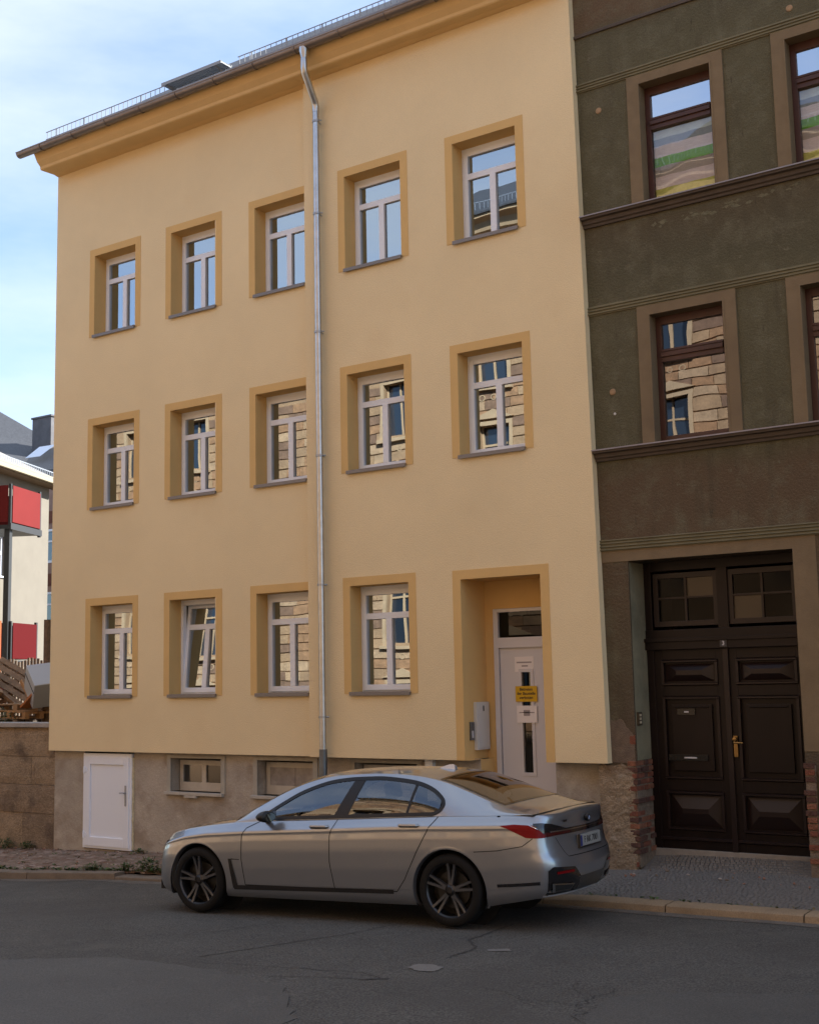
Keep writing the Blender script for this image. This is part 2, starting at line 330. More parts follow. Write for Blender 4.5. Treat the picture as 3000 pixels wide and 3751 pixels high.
M_kerb = mat('kerb_granite', (0.28, 0.205, 0.125), 0.85, var=0.15, vscale=4, bump=0.08, bscale=45, fine=0.14, fscale=70, dirt=[((0.17, 0.12, 0.07), 2.0, 0.56, 0.72, 0.7)])
M_kerbl = mat('kerb_concrete', (0.17, 0.135, 0.10), 0.9, var=0.15, vscale=4, bump=0.08, bscale=45, fine=0.14, fscale=70)
def kerb_stone(x0, x1, top_off, w, m, rnd_):
    rnd = random.Random(int((x0 + 100) * 77)); g = 0.008; b = MB(); X = np.linspace(x0 + g, x1 - g, 7); nX = len(X)
    vs = []
    for x in X:
        zt = swz(x) + top_off; j = rnd.uniform(-0.004, 0.004)
        vs += [(x, KY + j, gut(x) - 0.12), (x, KY + 0.004 + j, zt - rnd_ * 1.3), (x, KY + rnd_ * 0.35 + j, zt - rnd_ * 0.35), (x, KY + rnd_ + j, zt), (x, KY + w, zt + 0.004), (x, KY + w, zt - 0.2)]
    fs = [(i * 6 + k, (i + 1) * 6 + k, (i + 1) * 6 + k + 1, i * 6 + k + 1) for i in range(nX - 1) for k in range(5)] + [tuple(range(6)), tuple(range((nX - 1) * 6, nX * 6))[::-1]]
    b.add(vs, fs); return par(b.build('kerb_stone', m, smooth=True), pave)
for a, c in [(-9.6, -8.25), (-8.25, -6.95), (-6.95, -5.50), (-5.50, -4.05), (-4.05, -2.7), (-2.7, -1.3), (-1.3, 0.1), (0.1, 1.5)]: kerb_stone(a, c, 0.004, 0.27, M_kerb, 0.04)
for a, c in [(-21.4, -19.5), (-19.5, -17.6), (-17.6, -15.7), (-15.7, -13.8)]: kerb_stone(a, c, 0.012, 0.2, M_kerbl, 0.02)
for a, c in [(-13.8, -12.6), (-12.6, -11.4), (-11.4, -10.5), (-10.5, -9.6)]: kerb_stone(a, c, -0.035, 0.24, M_kerbl, 0.02)

# ================================================================== cream apartment house
XL, XS, XR = -18.12, -12.06, -7.24
ZP, ZT = -1.135, 9.53
YL, YR, YPL = 15.0, 14.87, 15.12
house = empty('apartment_building', (-12.6, 15.0, -2.6), 'cream rendered three-storey apartment house with ochre window surrounds and white windows', 'building')
WINX = {1: (-17.07, -16.02), 2: (-15.135, -14.105), 3: (-13.215, -12.165), 4: (-11.26, -10.20), 5: (-9.27, -8.21)}
ROWS = {1: (-0.20, 1.38), 2: (3.10, 4.605), 3: (6.25, 7.76)}
holesL, holesR = [], []
for c, (a, e) in WINX.items():
    for r, (z0, z1) in ROWS.items():
        if c == 5 and r == 1: continue
        (holesL if c <= 3 else holesR).append((a, e, z0, z1))
DX0, DX1, DZ1 = -9.32, -8.055, 1.36
holesR.append((DX0, DX1, ZP - 1, DZ1))
b = MB()
wall_grid(b, XL, XS, ZP, ZT + 0.02, YL, holesL)
wall_grid(b, XS, XR + 0.07, ZP, ZT + 0.6, YR, holesR, xt=XR - 0.07)
b.quad((XS, YR, ZP), (XS, YL, ZP), (XS, YL, ZT + .5), (XS, YR, ZT + .5))                    # step
b.quad((XR + 0.07, YR, ZP), (XR + 0.07, YR + 0.35, ZP), (XR - 0.07, YR + 0.35, ZT + .6), (XR - 0.07, YR, ZT + .6))
b.quad((XL, YL, ZP), (XL, YL, ZT + .4), (XL, 24.4, ZT + .4), (XL, 24.4, ZP))               # gable side
b.quad((XL, YL, ZP), (XS, YL, ZP), (XS, YPL + .02, ZP), (XL, YPL + .02, ZP))                # underside of the insulation
b.quad((XS, YR, ZP), (DX0, YR, ZP), (DX0, YPL + .02, ZP), (XS, YPL + .02, ZP)); b.quad((DX1, YR, ZP), (XR + .07, YR, ZP), (XR + .07, YPL + .02, ZP), (DX1, YPL + .02, ZP))
b.quad((XL, 24.4, -3.1), (XL, 24.4, ZT + .4), (XR, 24.4, ZT + .4), (XR, 24.4, -3.1))
# gable triangles
RZ, RY = 13.55, 19.6
b.add([(XL, YL, ZT + .4), (XL, 24.4, ZT + .4), (XL, RY, RZ)], [(0, 1, 2)]); b.add([(XR, YL, ZT + .4), (XR, 24.4, ZT + .4), (XR, RY, RZ)], [(0, 1, 2)])
par(b.build('wall', M_cream, fixn=False), house)
# plinth with cellar openings
CW = [(-15.20, -14.08, -1.76, -1.22), (-13.31, -12.19, -1.76, -1.22), (-11.40, -10.28, -1.76, -1.22)]
b = MB(); wall_grid(b, XL + 0.03, XR + 0.06, -3.1, ZP + .01, YPL, CW + [(DX0 + .1, DX1 + .0, -3.2, ZP + .02), (-17.30, -16.08, -2.79, ZP + .02)])
b.quad((XL + .03, YPL, -3.1), (XL + .03, YPL, ZP), (XL + .03, 24.4, ZP), (XL + .03, 24.4, -3.1))
b.quad((XR + .06, YPL, -3.1), (XR + .06, YPL + .3, -3.1), (XR + .06, YPL + .3, ZP), (XR + .06, YPL, ZP))
for (a, e, z0, z1) in CW: reveal(b, a, e, z0, z1, YPL, 15.45)
par(b.build('plinth', M_plinth, fixn=False), house)
# room shell behind the openings
b = MB(); yb = 17.6
for z0, z1 in ((-3.0, -1.0), (-0.9, 2.3), (2.35, 5.5), (5.55, 9.3)):
    b.quad((XL + .1, yb, z0), (XR - .1, yb, z0), (XR - .1, yb, z1), (XL + .1, yb, z1)); b.quad((XL + .1, 15.62, z0), (XR - .1, 15.62, z0), (XR - .1, yb, z0), (XL + .1, yb, z0)); b.quad((XL + .1, 15.62, z1), (XR - .1, 15.62, z1), (XR - .1, yb, z1), (XL + .1, yb, z1))
for x in (XL + .1, -15.6, -13.7, -11.75, -9.75, XR - .1): b.quad((x, 15.62, -3), (x, yb, -3), (x, yb, 9.3), (x, 15.62, 9.3))
par(b.build('inner_rooms', M_room, fixn=False), house)

# one window = frame mesh > sash, panes, surround, reveal lining, sill (authored in local space, opening lower-left = origin, face y = 0)
def make_window(w, h, tall, name='window'):
    d = 0.285; F = MB(); t = 0.055
    F.box(0, t, d - .02, d + .06, 0, h); F.box(w - t, w, d - .02, d + .06, 0, h); F.box(t, w - t, d - .02, d + .06, h - 0.085, h); F.box(t, w - t, d - .02, d + .06, 0, 0.05)
    fr = F.build(name, M_white, bevel=0.004)
    tz = h - 0.45; S_ = MB(); s = 0.048
    y0, y1 = d - .045, d + .03; x0, x1, z0, z1 = t - .012, w - t + .012, 0.038, h - 0.078
    S_.box(x0, x0 + s + .02, y0, y1, z0, z1); S_.box(x1 - s - .02, x1, y0, y1, z0, z1)
    S_.box(x0 + s + .02, x1 - s - .02, y0, y1, z1 - s - .01, z1); S_.box(x0 + s + .02, x1 - s - .02, y0, y1, z0, z0 + s + .035)
    S_.box(x0 + s + .02, x1 - s - .02, y0 + .004, y1, tz - .045, tz + .045)
    S_.box(w / 2 - .05, w / 2 + .05, y0 - .002, y1, z0 + s + .035, tz - .045)
    sa = sub(S_.build('sash', M_white, bevel=0.005), fr)
    for (a, e, zz0, zz1) in ((x0 + s + .015, x1 - s - .015, tz + .04, z1 - s - .005), (x0 + s + .015, w / 2 - .045, z0 + s + .03, tz - .04), (w / 2 + .045, x1 - s - .015, z0 + s + .03, tz - .04)):
        sub(MB().quad((a, d - .005, zz0), (e, d - .005, zz0), (e, d - .005, zz1), (a, d - .005, zz1)).build('pane', M_glass, fixn=False), fr)
    T = MB(); k = 0.128; p = -0.007
    g = .0012; T.box(-k, 0, p, g, -.006, h + k); T.box(w, w + k, p, g, -.006, h + k); T.box(0, w, p, g, h, h + k)
    T.quad((0, g, 0), (0, d, 0), (0, d, h), (0, g, h)); T.quad((w, g, 0), (w, g, h), (w, d, h), (w, d, 0)); T.quad((0, g, h), (0, d, h), (w, d, h), (w, g, h)); T.quad((0, .02, 0), (w, .02, 0), (w, d, 0), (0, d, 0))
    sub(T.build('surround', M_ochre, fixn=False), fr)
    sub(MB().box(-.012, w + .012, -.045, d - .02, -.004, 0.020).box(-.012, w + .012, -.048, -.030, -.034, 0.0195).build('sill', M_sill, bevel=0.002), fr)
    return fr
wlow = make_window(1.055, 1.58, True); wup = make_window(1.055, 1.507, False)
first = {1: True, 2: True}
for c, (a, e) in WINX.items():
    for r, (z0, z1) in ROWS.items():
        if c == 5 and r == 1: continue
        src = wlow if r == 1 else wup; k = 1 if r == 1 else 2
        o = src if first[k] else copy_tree(src); first[k] = False
        o.location = (a, YL if c <= 3 else YR, z0); par(o, house)
        if (c, r) == (2, 1):
            o['label'] = 'ground-floor window with its sash tilted inwards'
            for ch in list(o.children):
                if ch.name.startswith(('sash', 'pane')):
                    A = radians(-5.5); ch.rotation_euler = (A, 0, 0); py, pz = 0.285, 0.05
                    ch.location = (0, py - (py * cos(A) - pz * sin(A)) + 0.012, pz - (py * sin(A) + pz * cos(A)))
        if c == 3:                                             # the step in the wall cuts into this surround
            pass

# entrance niche and door
ND = 15.50
b = MB(); k = 0.13; p = YR - 0.007
yg = YR + .0012; b.box(DX0 - k, DX0, p, yg, ZP - .001, DZ1 + k); b.box(DX1, DX1 + k, p, yg, ZP - .001, DZ1 + k); b.box(DX0, DX1, p, yg, DZ1, DZ1 + k)
b.quad((DX0, yg, ZP), (DX0, ND, ZP), (DX0, ND, DZ1), (DX0, yg, DZ1)); b.quad((DX1, yg, -1.13), (DX1, yg, DZ1), (DX1, ND, DZ1), (DX1, ND, -1.13)); b.quad((DX0, yg, DZ1), (DX0, ND, DZ1), (DX1, ND, DZ1), (DX1, yg, DZ1))
b.quad((DX0, YR, ZP), (DX0, YPL + .1, ZP), (DX0 + .1, YPL + .1, ZP), (DX0 + .1, YR, ZP))
b.quad((DX0 + .1, YPL, -2.5), (DX0 + .1, ND, -2.5), (DX0 + .1, ND, ZP), (DX0 + .1, YPL, ZP)); b.quad((DX1, YPL, -2.5), (DX1, YPL, ZP), (DX1, ND, ZP), (DX1, ND, -2.5))
b.quad((DX0, ND, 0.96), (DX1, ND, 0.96), (DX1, ND, DZ1), (DX0, ND, DZ1)); b.quad((DX0, ND, -2.5), (-9.17, ND, -2.5), (-9.17, ND, .96), (DX0, ND, .96))
par(b.build('entrance_surround', M_ochre, fixn=False), house)
M_doorw = mat('door_white', (0.60, 0.60, 0.65), 0.42, fine=0.02)
b = MB(); x0, x1, zb = -9.17, -8.06, -1.72
b.box(x0, x0 + .075, 15.47, 15.56, zb, .955); b.box(x1 - .075, x1, 15.47, 15.56, zb, .955); b.box(x0 + .075, x1 - .075, 15.47, 15.56, .905, .955); b.box(x0 + .075, x1 - .075, 15.465, 15.56, .40, .545)
door = par(b.build('entrance_door_frame', M_doorw, bevel=0.004), house)
par(MB().quad((x0 + .07, 15.52, .54), (x1 - .07, 15.52, .54), (x1 - .07, 15.52, .91), (x0 + .07, 15.52, .91)).build('pane', glass('dark_toplight', (.05, .05, .05), .03, (.6, .6, .6))), door)
b = MB(); LX0, LX1 = x0 + .085, x1 - .085; gx0, gx1 = -8.745, -8.60
wall_grid(b, LX0, LX1, zb + .03, .40, 15.50, [(gx0, gx1, -1.33, .055)]); b.box(LX0, LX1, 15.505, 15.55, .38, .40)
reveal(b, gx0, gx1, -1.33, .055, 15.50, 15.535)
for (a, e, c, d_) in ((gx0 - .045, gx0, -1.375, .10), (gx1, gx1 + .045, -1.375, .10), (gx0, gx1, -1.375, -1.33), (gx0, gx1, .055, .10)): b.box(a, e, 15.488, 15.505, c, d_)
leaf = par(b.build('door_leaf', M_doorw, fixn=False), house)
par(MB().quad((gx0, 15.53, -1.33), (gx1, 15.53, -1.33), (gx1, 15.53, .055), (gx0, 15.53, .055)).build('pane', glass('dark_doorglass', (.04, .04, .04), .05)), leaf)
par(MB().tube([(-8.235, 15.50, -.72), (-8.235, 15.44, -.72), (-8.235, 15.44, -.95), (-8.235, 15.50, -.95)], .011, 8).build('handle', M_steel, smooth=True), leaf)
M_step = mat('stone_step', (0.27, 0.24, 0.20), 0.9, var=.15, vscale=6, bump=.06, fine=.12)
for i in range(4): par(MB().box(DX0 + .102, DX1 - .002, 15.10 - 0.0 + i * 0.095 if i else 15.06, 15.60, -2.47 + i * 0.185, -2.47 + (i + 1) * 0.185).build('step', M_step, bevel=.006), house)
# white cellar door
b = MB(); a, e, z0, z1 = -17.30, -16.10, -2.775, -1.172; y = YPL - .035
b.box(a, a + .07, y, y + .07, z0, z1); b.box(e - .07, e, y, y + .07, z0, z1); b.box(a + .07, e - .07, y, y + .07, z1 - .07, z1); b.box(a + .07, e - .07, y, y + .07, z0, z0 + .05)
cd = par(b.build('cellar_door_frame', M_white, bevel=.005), house)
b = MB(); a2, e2, c2, d2 = a + .055, e - .055, z0 + .04, z1 - .055; y2 = y - .018
b.box(a2, a2 + .13, y2, y + .05, c2, d2); b.box(e2 - .13, e2, y2, y + .05, c2, d2); b.box(a2 + .13, e2 - .13, y2, y + .05, d2 - .13, d2); b.box(a2 + .13, e2 - .13, y2, y + .05, c2, c2 + .15)
b.box(a2 + .12, e2 - .12, y + .008, y + .04, c2 + .1, d2 - .1)
cl = par(b.build('cellar_door', M_white, bevel=.004), house)
par(MB().box(e2 - .085, e2 - .052, y2 - .012, y2, -2.04, -1.70).tube([(e2 - .068, y2, -1.82), (e2 - .068, y2 - .05, -1.82), (e2 - .165, y2 - .05, -1.82)], .011, 8).build('handle', M_steel, smooth=True), cl)
for z in (-1.46, -2.55): par(MB().tube([(a2 - .01, y2 - .004, z - .06), (a2 - .01, y2 - .004, z + .06)], .016, 8).box(a2 - .03, a2 + .045, y2 - .01, y2 + .002, z - .035, z + .035).build('hinge', M_white, smooth=True), cl)
M_foam = mat('mounting_foam', (0.62, 0.55, 0.36), 0.9, var=.2, vscale=20, bump=.2, bscale=40)
rnd = random.Random(3); b = MB()
pts = [(-16.095 + rnd.uniform(0, .012), YPL - .006, z0 + .02 + i * .08) for i in range(20)]; b.tube(pts, [rnd.uniform(.014, .026) for _ in pts], 6)
par(b.build('foam_seam', M_foam, smooth=True), house)
# cellar windows
M_cream2 = mat('aged_white_frame', (0.52, 0.485, 0.42), .6, var=.08, vscale=8, fine=.06)
M_dust = mat('dusty_board', (0.30, 0.28, 0.27), .85, var=.3, vscale=5, fine=.1)
def cellar_window(i, hole, boarded):
    a, e, z0, z1 = hole; b = MB(); y = 15.30; t = .07
    b.box(a + .02, a + .02 + t, y, y + .05, z0, z1 - .04); b.box(e - t, e, y, y + .05, z0, z1 - .04); b.box(a + .02 + t, e - t, y, y + .05, z1 - .12, z1 - .04); b.box(a + .02 + t, e - t, y, y + .05, z0, z0 + .14)
    if not boarded: b.box((a + e) / 2 - .04, (a + e) / 2 + .05, y - .004, y + .05, z0 + .14, z1 - .12)
    w = par(b.build('cellar_window', M_cream2, bevel=.003), house)
    b = MB()
    if boarded:
        b.box(a + .08, e - .06, y + .01, y + .03, z0 + .13, z1 - .11); par(b.build('board', M_dust), w)
        par(MB().box((a + e) / 2 - .02, (a + e) / 2 + .04, y + .002, y + .012, z0 + .13, z1 - .11).build('mullion', M_dust), w)
    else:
        for p0, p1 in ((a + .085, (a + e) / 2 - .035), ((a + e) / 2 + .045, e - .065)):
            par(MB().quad((p0, y + .025, z0 + .13), (p1, y + .025, z0 + .13), (p1, y + .025, z1 - .11), (p0, y + .025, z1 - .11)).build('pane', M_dullglass), w)
    f = .085; y = YPL - .022
    b = MB(); b.box(a - f, a, y, YPL + .01, z0 - .01, z1 + .05); b.box(e, e + f, y, YPL + .01, z0 - .01, z1 + .05); b.box(a, e, y + .002, YPL + .01, z1, z1 + .05)
    par(b.build('plaster_surround', mat('pale_plaster', (0.37, 0.345, 0.29), .9, var=.12, vscale=5, bump=.05, fine=.08)), w)
    par(MB().box(a - .11, e + .06, YPL - .07, 15.30, z0 - .05, z0).box(a + .35, a + .62, YPL - .068, YPL, z0 - .09, z0 - .05).build('sill', mat('sill_plaster', (0.43, .40, .345), .85, var=.1, vscale=7, fine=.08), bevel=.006), w)
for i, h in enumerate(CW): cellar_window(i, h, i >= 1)
# cornice
def cornice(x0, x1, yw):
    o = yw - 15.0; b = MB()
    prof = [(15.02 + o, 9.53), (14.97 + o, 9.53), (14.90 + o, 9.545), (14.60, 9.53), (14.58, 9.545), (14.575, 9.59), (14.50, 9.66), (14.44, 9.77), (14.42, 9.80), (14.42, 9.86), (15.02 + o, 9.86)]
    b.prism(prof, 'x', x0, x1); return par(b.build('cornice', M_ochre2), house)
M_ochre2 = mat('cornice_render', (0.73, 0.515, 0.25), 0.9, var=.04, vscale=2, bump=.03, fine=.04, spec=.2)
cornice(XL, XS - 0.0, 15.0); cornice(XS, XR - .07, 14.87)
# roof, gutter, snow guards, walkway grate
sl = (RZ - 9.86) / (RY - 14.42)
b = MB(); b.prism([(14.36, 9.86), (RY, RZ + .12), (25.0, 9.7), (25.0, 9.6), (RY, RZ), (14.36, 9.80)], 'x', XL - .22, XR - .05)
roof = par(b.build('roof', M_tile), house)
def rz(y): return 9.86 + (y - 14.36) * (RZ + .12 - 9.86) / (RY - 14.36)
b = MB(); n = 10; gy, gz, gr = 14.335, 9.80, .082; vs = []; X = [XL - .30] + list(np.arange(XL, XR, 1.2)) + [XR - .08]
for x in X:
    for (r_) in (gr, gr - .004):
        for k in range(n + 1):
            t = pi + pi * k / n; vs.append((x, gy + r_ * cos(t), gz + .03 + r_ * sin(t) - (x - XL) * .002))
q = 2 * (n + 1)
fs = [(i * q + k, (i + 1) * q + k, (i + 1) * q + k + 1, i * q + k + 1) for i in range(len(X) - 1) for k in range(n)] + [(i * q + n + 1 + k, i * q + n + 2 + k, (i + 1) * q + n + 2 + k, (i + 1) * q + n + 1 + k) for i in range(len(X) - 1) for k in range(n)]
fs += [tuple(range(n + 1)), tuple((len(X) - 1) * q + k for k in range(n + 1))]
b.add(vs, fs); b.tube([(XL - .30, gy - gr, gz + .034), (XR - .08, gy - gr, gz + .012)], .011, 6)
gutter = par(b.build('gutter', M_gut, smooth=True), house)
for x in np.arange(XL + .35, XR, 0.86):
    b = MB(); path = [(x, gy + (gr + .006) * cos(pi + pi * k / 8), gz + .028 + (gr + .006) * sin(pi + pi * k / 8) - (x - XL) * .002) for k in range(9)]
    b.tube(path, .008, 5); par(b.build('gutter_bracket', M_gut), gutter)
par(MB().box(XL - .2, XR - .08, 14.30, 14.43, 9.865, 9.885).build('drip_edge', M_gut), roof)
M_guard = mat('guard_grey', (0.30, 0.33, 0.36), .65, spec=.2, fine=.1)
def guard(x0, x1):
    y = 14.86; zb = rz(y) + .045; b = MB()
    b.box(x0, x1, y - .004, y + .004, zb + .145, zb + .160); b.box(x0, x1, y - .004, y + .004, zb, zb + .018)
    x = x0 + .04
    while x < x1: b.box(x - .006, x + .006, y - .003, y + .003, zb + .018, zb + .145); x += .115
    g_ = par(b.build('snow_guard', M_guard), house)
    x = x0 + .3
    while x < x1: par(MB().box(x - .012, x + .012, y + .004, y + .012, zb - .06, zb + .16).box(x - .012, x + .012, y + .010, y + .25, zb - .03, zb - .02).build('guard_bracket', M_guard), g_); x += .75
guard(XL - .2, -15.16); guard(-13.45, XR - .1)
b = MB(); y0, y1, z = 14.98, 15.24, rz(15.1) + .13
for k in range(9): yy = y0 + (y1 - y0) * k / 8; b.box(-15.36, -13.95, yy - .004, yy + .004, z + (k * .004), z + .035 + k * .004)
x = -15.36
while x <= -13.94: b.box(x - .004, x + .004, y0, y1, z + .006, z + .03); x += .047
b.box(-15.37, -13.94, y0 - .01, y0, z - .012, z + .045); b.box(-15.37, -13.94, y1, y1 + .01, z + .02, z + .06)
gr_ = par(b.build('walkway_grate', M_guard), house)
for x in (-15.25, -14.08):
    par(MB().prism([(14.97, z + .0), (15.28, z + .01), (15.26, rz(15.2) + .02), (15.20, rz(15.15) + .02)], 'x', x - .012, x + .012).build('grate_support', M_guard), gr_)
# downpipe with swan neck
px, py = -11.71, 14.75
b = MB(); b.lathe([(.045, -.16), (.052, -.1), (.075, -.02), (.082, .05)], 16, 'z', (-11.60, 14.335, 9.72))
b.tube([(-11.60, 14.335, 9.60), (-11.60, 14.335, 9.44), (-11.605, 14.35, 9.38), (-11.70, 14.72, 9.06), (px, py, 9.0), (px, py, 8.90)], .054, 14)
b.tube([(px, py, 8.98), (px, py, -1.02)], .050, 16)
dp = par(b.build('downpipe', M_zinc, smooth=True), house)
par(MB().tube([(px, py, -1.01), (px, py, -2.48)], .060, 16).build('standpipe', M_zincd, smooth=True), dp)
for z in (8.75, 7.23, 5.33, 3.39, 1.42, -.54):
    par(MB().lathe([(.052, -.016), (.061, -.016), (.061, .016), (.052, .016)], 16, 'z', (px, py, z)).tube([(px + .06, py, z), (px + .10, py + .02, z)], .010, 6).tube([(px, py + .05, z), (px, YR, z)], .008, 6).build('pipe_bracket', M_steel, smooth=True), dp)
# small white vent box on the plinth behind the car
par(MB().box(-10.10, -9.97, YPL - .09, YPL, -1.30, -1.15).build('vent_box', M_white, bevel=.006), house)

# things fixed in the entrance
M_silver = mat('white_enamel', (0.60, 0.60, 0.585), .35, fine=.03)
mb = empty('mailbox', (DX0, 15.3, -.7), 'tall narrow white mailbox on the left jamb of the entrance niche', 'mailbox')
par(MB().box(DX0 + .001, DX0 + .055, 15.12, 15.46, -1.01, -.35).build('case', M_silver, bevel=.006), mb)
par(MB().box(DX0 + .055, DX0 + .061, 15.15, 15.43, -.98, -.40).build('flap', M_silver, bevel=.002), mb)
par(MB().box(DX0 + .061, DX0 + .066, 15.28, 15.305, -.475, -.40).build('lock', M_black), mb)
it = empty('intercom', (DX0, 15.06, -.74), 'small grey intercom panel beside the white mailbox', 'intercom')
par(MB().box(DX0 + .001, DX0 + .022, 15.00, 15.10, -.87, -.62).build('panel', M_zincd, bevel=.003), it)
par(MB().box(DX0 + .022, DX0 + .027, 15.03, 15.07, -.84, -.74).build('button_strip', mat('button_white', (.6, .6, .62), .5)), it)

def text_obj(name, s, size, loc, rot, m, parent=None, align='CENTER', ext=.0008, bold=0.0):
    cu = bpy.data.curves.new(name, 'FONT'); cu.body = s; cu.size = size; cu.extrude = ext; cu.align_x = align; cu.align_y = 'CENTER'; cu.offset = bold
    t = bpy.data.objects.new(name, cu); COL.objects.link(t)
    dg = bpy.context.evaluated_depsgraph_get(); me = bpy.data.meshes.new_from_object(t.evaluated_get(dg)); bpy.data.objects.remove(t)
    me.materials.clear(); me.materials.append(m); o = bpy.data.objects.new(name, me); COL.objects.link(o)
    o.location = loc; o.rotation_euler = rot
    if parent: par(o, parent)
    return o
FR = (pi / 2, 0, 0)
M_yel = mat('sign_yellow', (0.62, 0.38, 0.01), .6, fine=.03); M_ink = mat('ink', (.02, .018, .015), .6); M_paper = mat('paper', (0.80, 0.77, 0.79), .8); M_greyink = mat('faint_print', (0.33, 0.30, 0.32), .8)
sg = empty('site_sign', (-8.67, 15.48, -.25), 'yellow building-site warning sign with black lettering on the white entrance door', 'sign')
par(MB().box(-8.84, -8.50, 15.478, 15.484, -.355, -.14).build('panel', M_yel), sg)
for i, s in enumerate(('Betreten', 'der Baustelle', 'verboten')): text_obj('lettering', s, .058 if i != 1 else .056, (-8.67, 15.4765, -.185 - i * .058), FR, M_ink, sg, bold=.0008)
nA = empty('notice', (-8.70, 15.49, .15), 'faded white paper notice taped above the slit window of the entrance door', 'notice')
par(MB().box(-8.85, -8.55, 15.4975, 15.4992, .06, .27).build('sheet', M_paper), nA)
par(MB().box(-8.82, -8.58, 15.4965, 15.4974, .18, .20).box(-8.74, -8.64, 15.4965, 15.4974, .13, .15).build('print', M_greyink), nA)
nB = empty('notice', (-8.67, 15.48, -.53), 'white paper notice in a clear sleeve below the yellow sign on the door', 'notice')
par(MB().box(-8.83, -8.51, 15.478, 15.484, -.645, -.41).build('sheet', M_paper), nB)
par(MB().box(-8.79, -8.55, 15.4765, 15.4778, -.512, -.498).box(-8.72, -8.62, 15.4765, 15.4778, -.55, -.47).build('print', M_greyink), nB)

# ================================================================== dark green and brown apartment house
green = empty('apartment_building', (-4.0, 15.0, -2.4), 'old dark green and brown plastered house with brown window frames and a big double gate', 'building')
def zone_mat():
    m = mat('aged_plaster', (0.10, 0.09, 0.06), .93, bump=.20, bscale=30, fine=.12, fscale=60, spec=.2)
    t = m.node_tree; n = t.nodes; l = t.links; b = n['Principled BSDF']
    geo = n.new('ShaderNodeNewGeometry'); sp = n.new('ShaderNodeSeparateXYZ'); l.new(geo.outputs['Position'], sp.inputs[0])
    nz = n.new('ShaderNodeTexNoise'); nz.inputs['Scale'].default_value = 1.1; nz.inputs['Detail'].default_value = 5; l.new(geo.outputs['Position'], nz.inputs['Vector'])
    ad = n.new('ShaderNodeMath'); ad.operation = 'MULTIPLY_ADD'; ad.inputs[1].default_value = .55; l.new(nz.outputs['Fac'], ad.inputs[0]); l.new(sp.outputs['Z'], ad.inputs[2])
    mr = n.new('ShaderNodeMapRange'); mr.inputs[1].default_value = -3; mr.inputs[2].default_value = 13; l.new(ad.outputs[0], mr.inputs[0])
    r = n.new('ShaderNodeValToRGB'); l.new(mr.outputs[0], r.inputs[0]); R = r.color_ramp
    def P(z): return (z + .27 + 3) / 16
    G1, G2, BR, B2 = (.106, .095, .056), (.114, .103, .061), (.118, .084, .052), (.102, .076, .050)
    pts = [(-2.5, B2), (-.7, B2), (.2, (.105, .084, .052)), (1.5, BR), (2.5, BR), (2.8, G1), (4.8, G2), (5.3, (.100, .091, .056)), (5.95, (.104, .086, .053)), (6.15, G1), (8.1, G2), (8.75, (.105, .095, .058)), (8.95, (.13, .09, .055))]
    R.elements[0].position = P(pts[0][0]); R.elements[0].color = (*pts[0][1], 1); R.elements[1].position = P(pts[1][0]); R.elements[1].color = (*pts[1][1], 1)
    for z, c in pts[2:]: e = R.elements.new(P(z)); e.color = (*c, 1)
    def nmix(scale, lo, hi, col, prev, stretch=None):
        q = n.new('ShaderNodeTexNoise'); q.inputs['Scale'].default_value = scale; q.inputs['Detail'].default_value = 8; q.inputs['Roughness'].default_value = .65
        if stretch: mpn = n.new('ShaderNodeMapping'); mpn.inputs['Scale'].default_value = stretch; l.new(geo.outputs['Position'], mpn.inputs[0]); l.new(mpn.outputs[0], q.inputs['Vector'])
        else: l.new(geo.outputs['Position'], q.inputs['Vector'])
        k = n.new('ShaderNodeMapRange'); k.inputs[1].default_value = lo; k.inputs[2].default_value = hi; l.new(q.outputs['Fac'], k.inputs[0])
        x = n.new('ShaderNodeMix'); x.data_type = 'RGBA'; l.new(k.outputs[0], x.inputs[0]); l.new(prev, x.inputs[6]); x.inputs[7].default_value = (*col, 1); return x.outputs[2]
    c = nmix(3.0, .48, .80, (.165, .152, .10), r.outputs[0]); c = nmix(1.2, .52, .8, (.075, .062, .04), c, (3, 3, .5)); c = nmix(26, .68, .75, (.19, .165, .11), c); c = nmix(7, .60, .68, (.145, .13, .085), c); c = nmix(9, .62, .70, (.062, .052, .036), c, (1.6, 1.6, .35))
    q = n.new('ShaderNodeTexNoise'); q.inputs['Scale'].default_value = 70; l.new(geo.outputs['Position'], q.inputs['Vector'])
    k = n.new('ShaderNodeMapRange'); k.inputs[1].default_value = .3; k.inputs[2].default_value = .7; k.inputs[3].default_value = .82; k.inputs[4].default_value = 1.18; l.new(q.outputs['Fac'], k.inputs[0])
    v = n.new('ShaderNodeVectorMath'); v.operation = 'SCALE'; l.new(c, v.inputs[0]); l.new(k.outputs[0], v.inputs['Scale']); l.new(v.outputs[0], b.inputs['Base Color'])
    return m
M_aged = zone_mat()
M_trim = mat('brown_trim', (0.20, 0.148, 0.088), .88, var=.12, vscale=3, bump=.06, bscale=50, fine=.08, dirt=[((.13, .095, .06), 1.5, .55, .75, .7)], spec=.2)
M_band = mat('olive_band', (0.18, 0.165, 0.105), .88, var=.14, vscale=3, bump=.05, fine=.10, dirt=[((.10, .09, .06), 1.5, .55, .75, .7)], spec=.2)
M_ledge = mat('ledge_brown', (0.075, 0.056, 0.042), .7, var=.15, vscale=4, fine=.1)
M_flash = mat('ledge_flashing', (0.26, 0.23, 0.23), .5, metal=.2, var=.12, vscale=5)
M_maroon = mat('maroon_wood', (0.055, 0.018, 0.012), .45, var=.2, vscale=6, stretch=(1, 1, .3))
GXW = [(-6.36, -5.37), (-4.38, -3.39), (-2.38, -1.39), (-0.38, 0.61)]
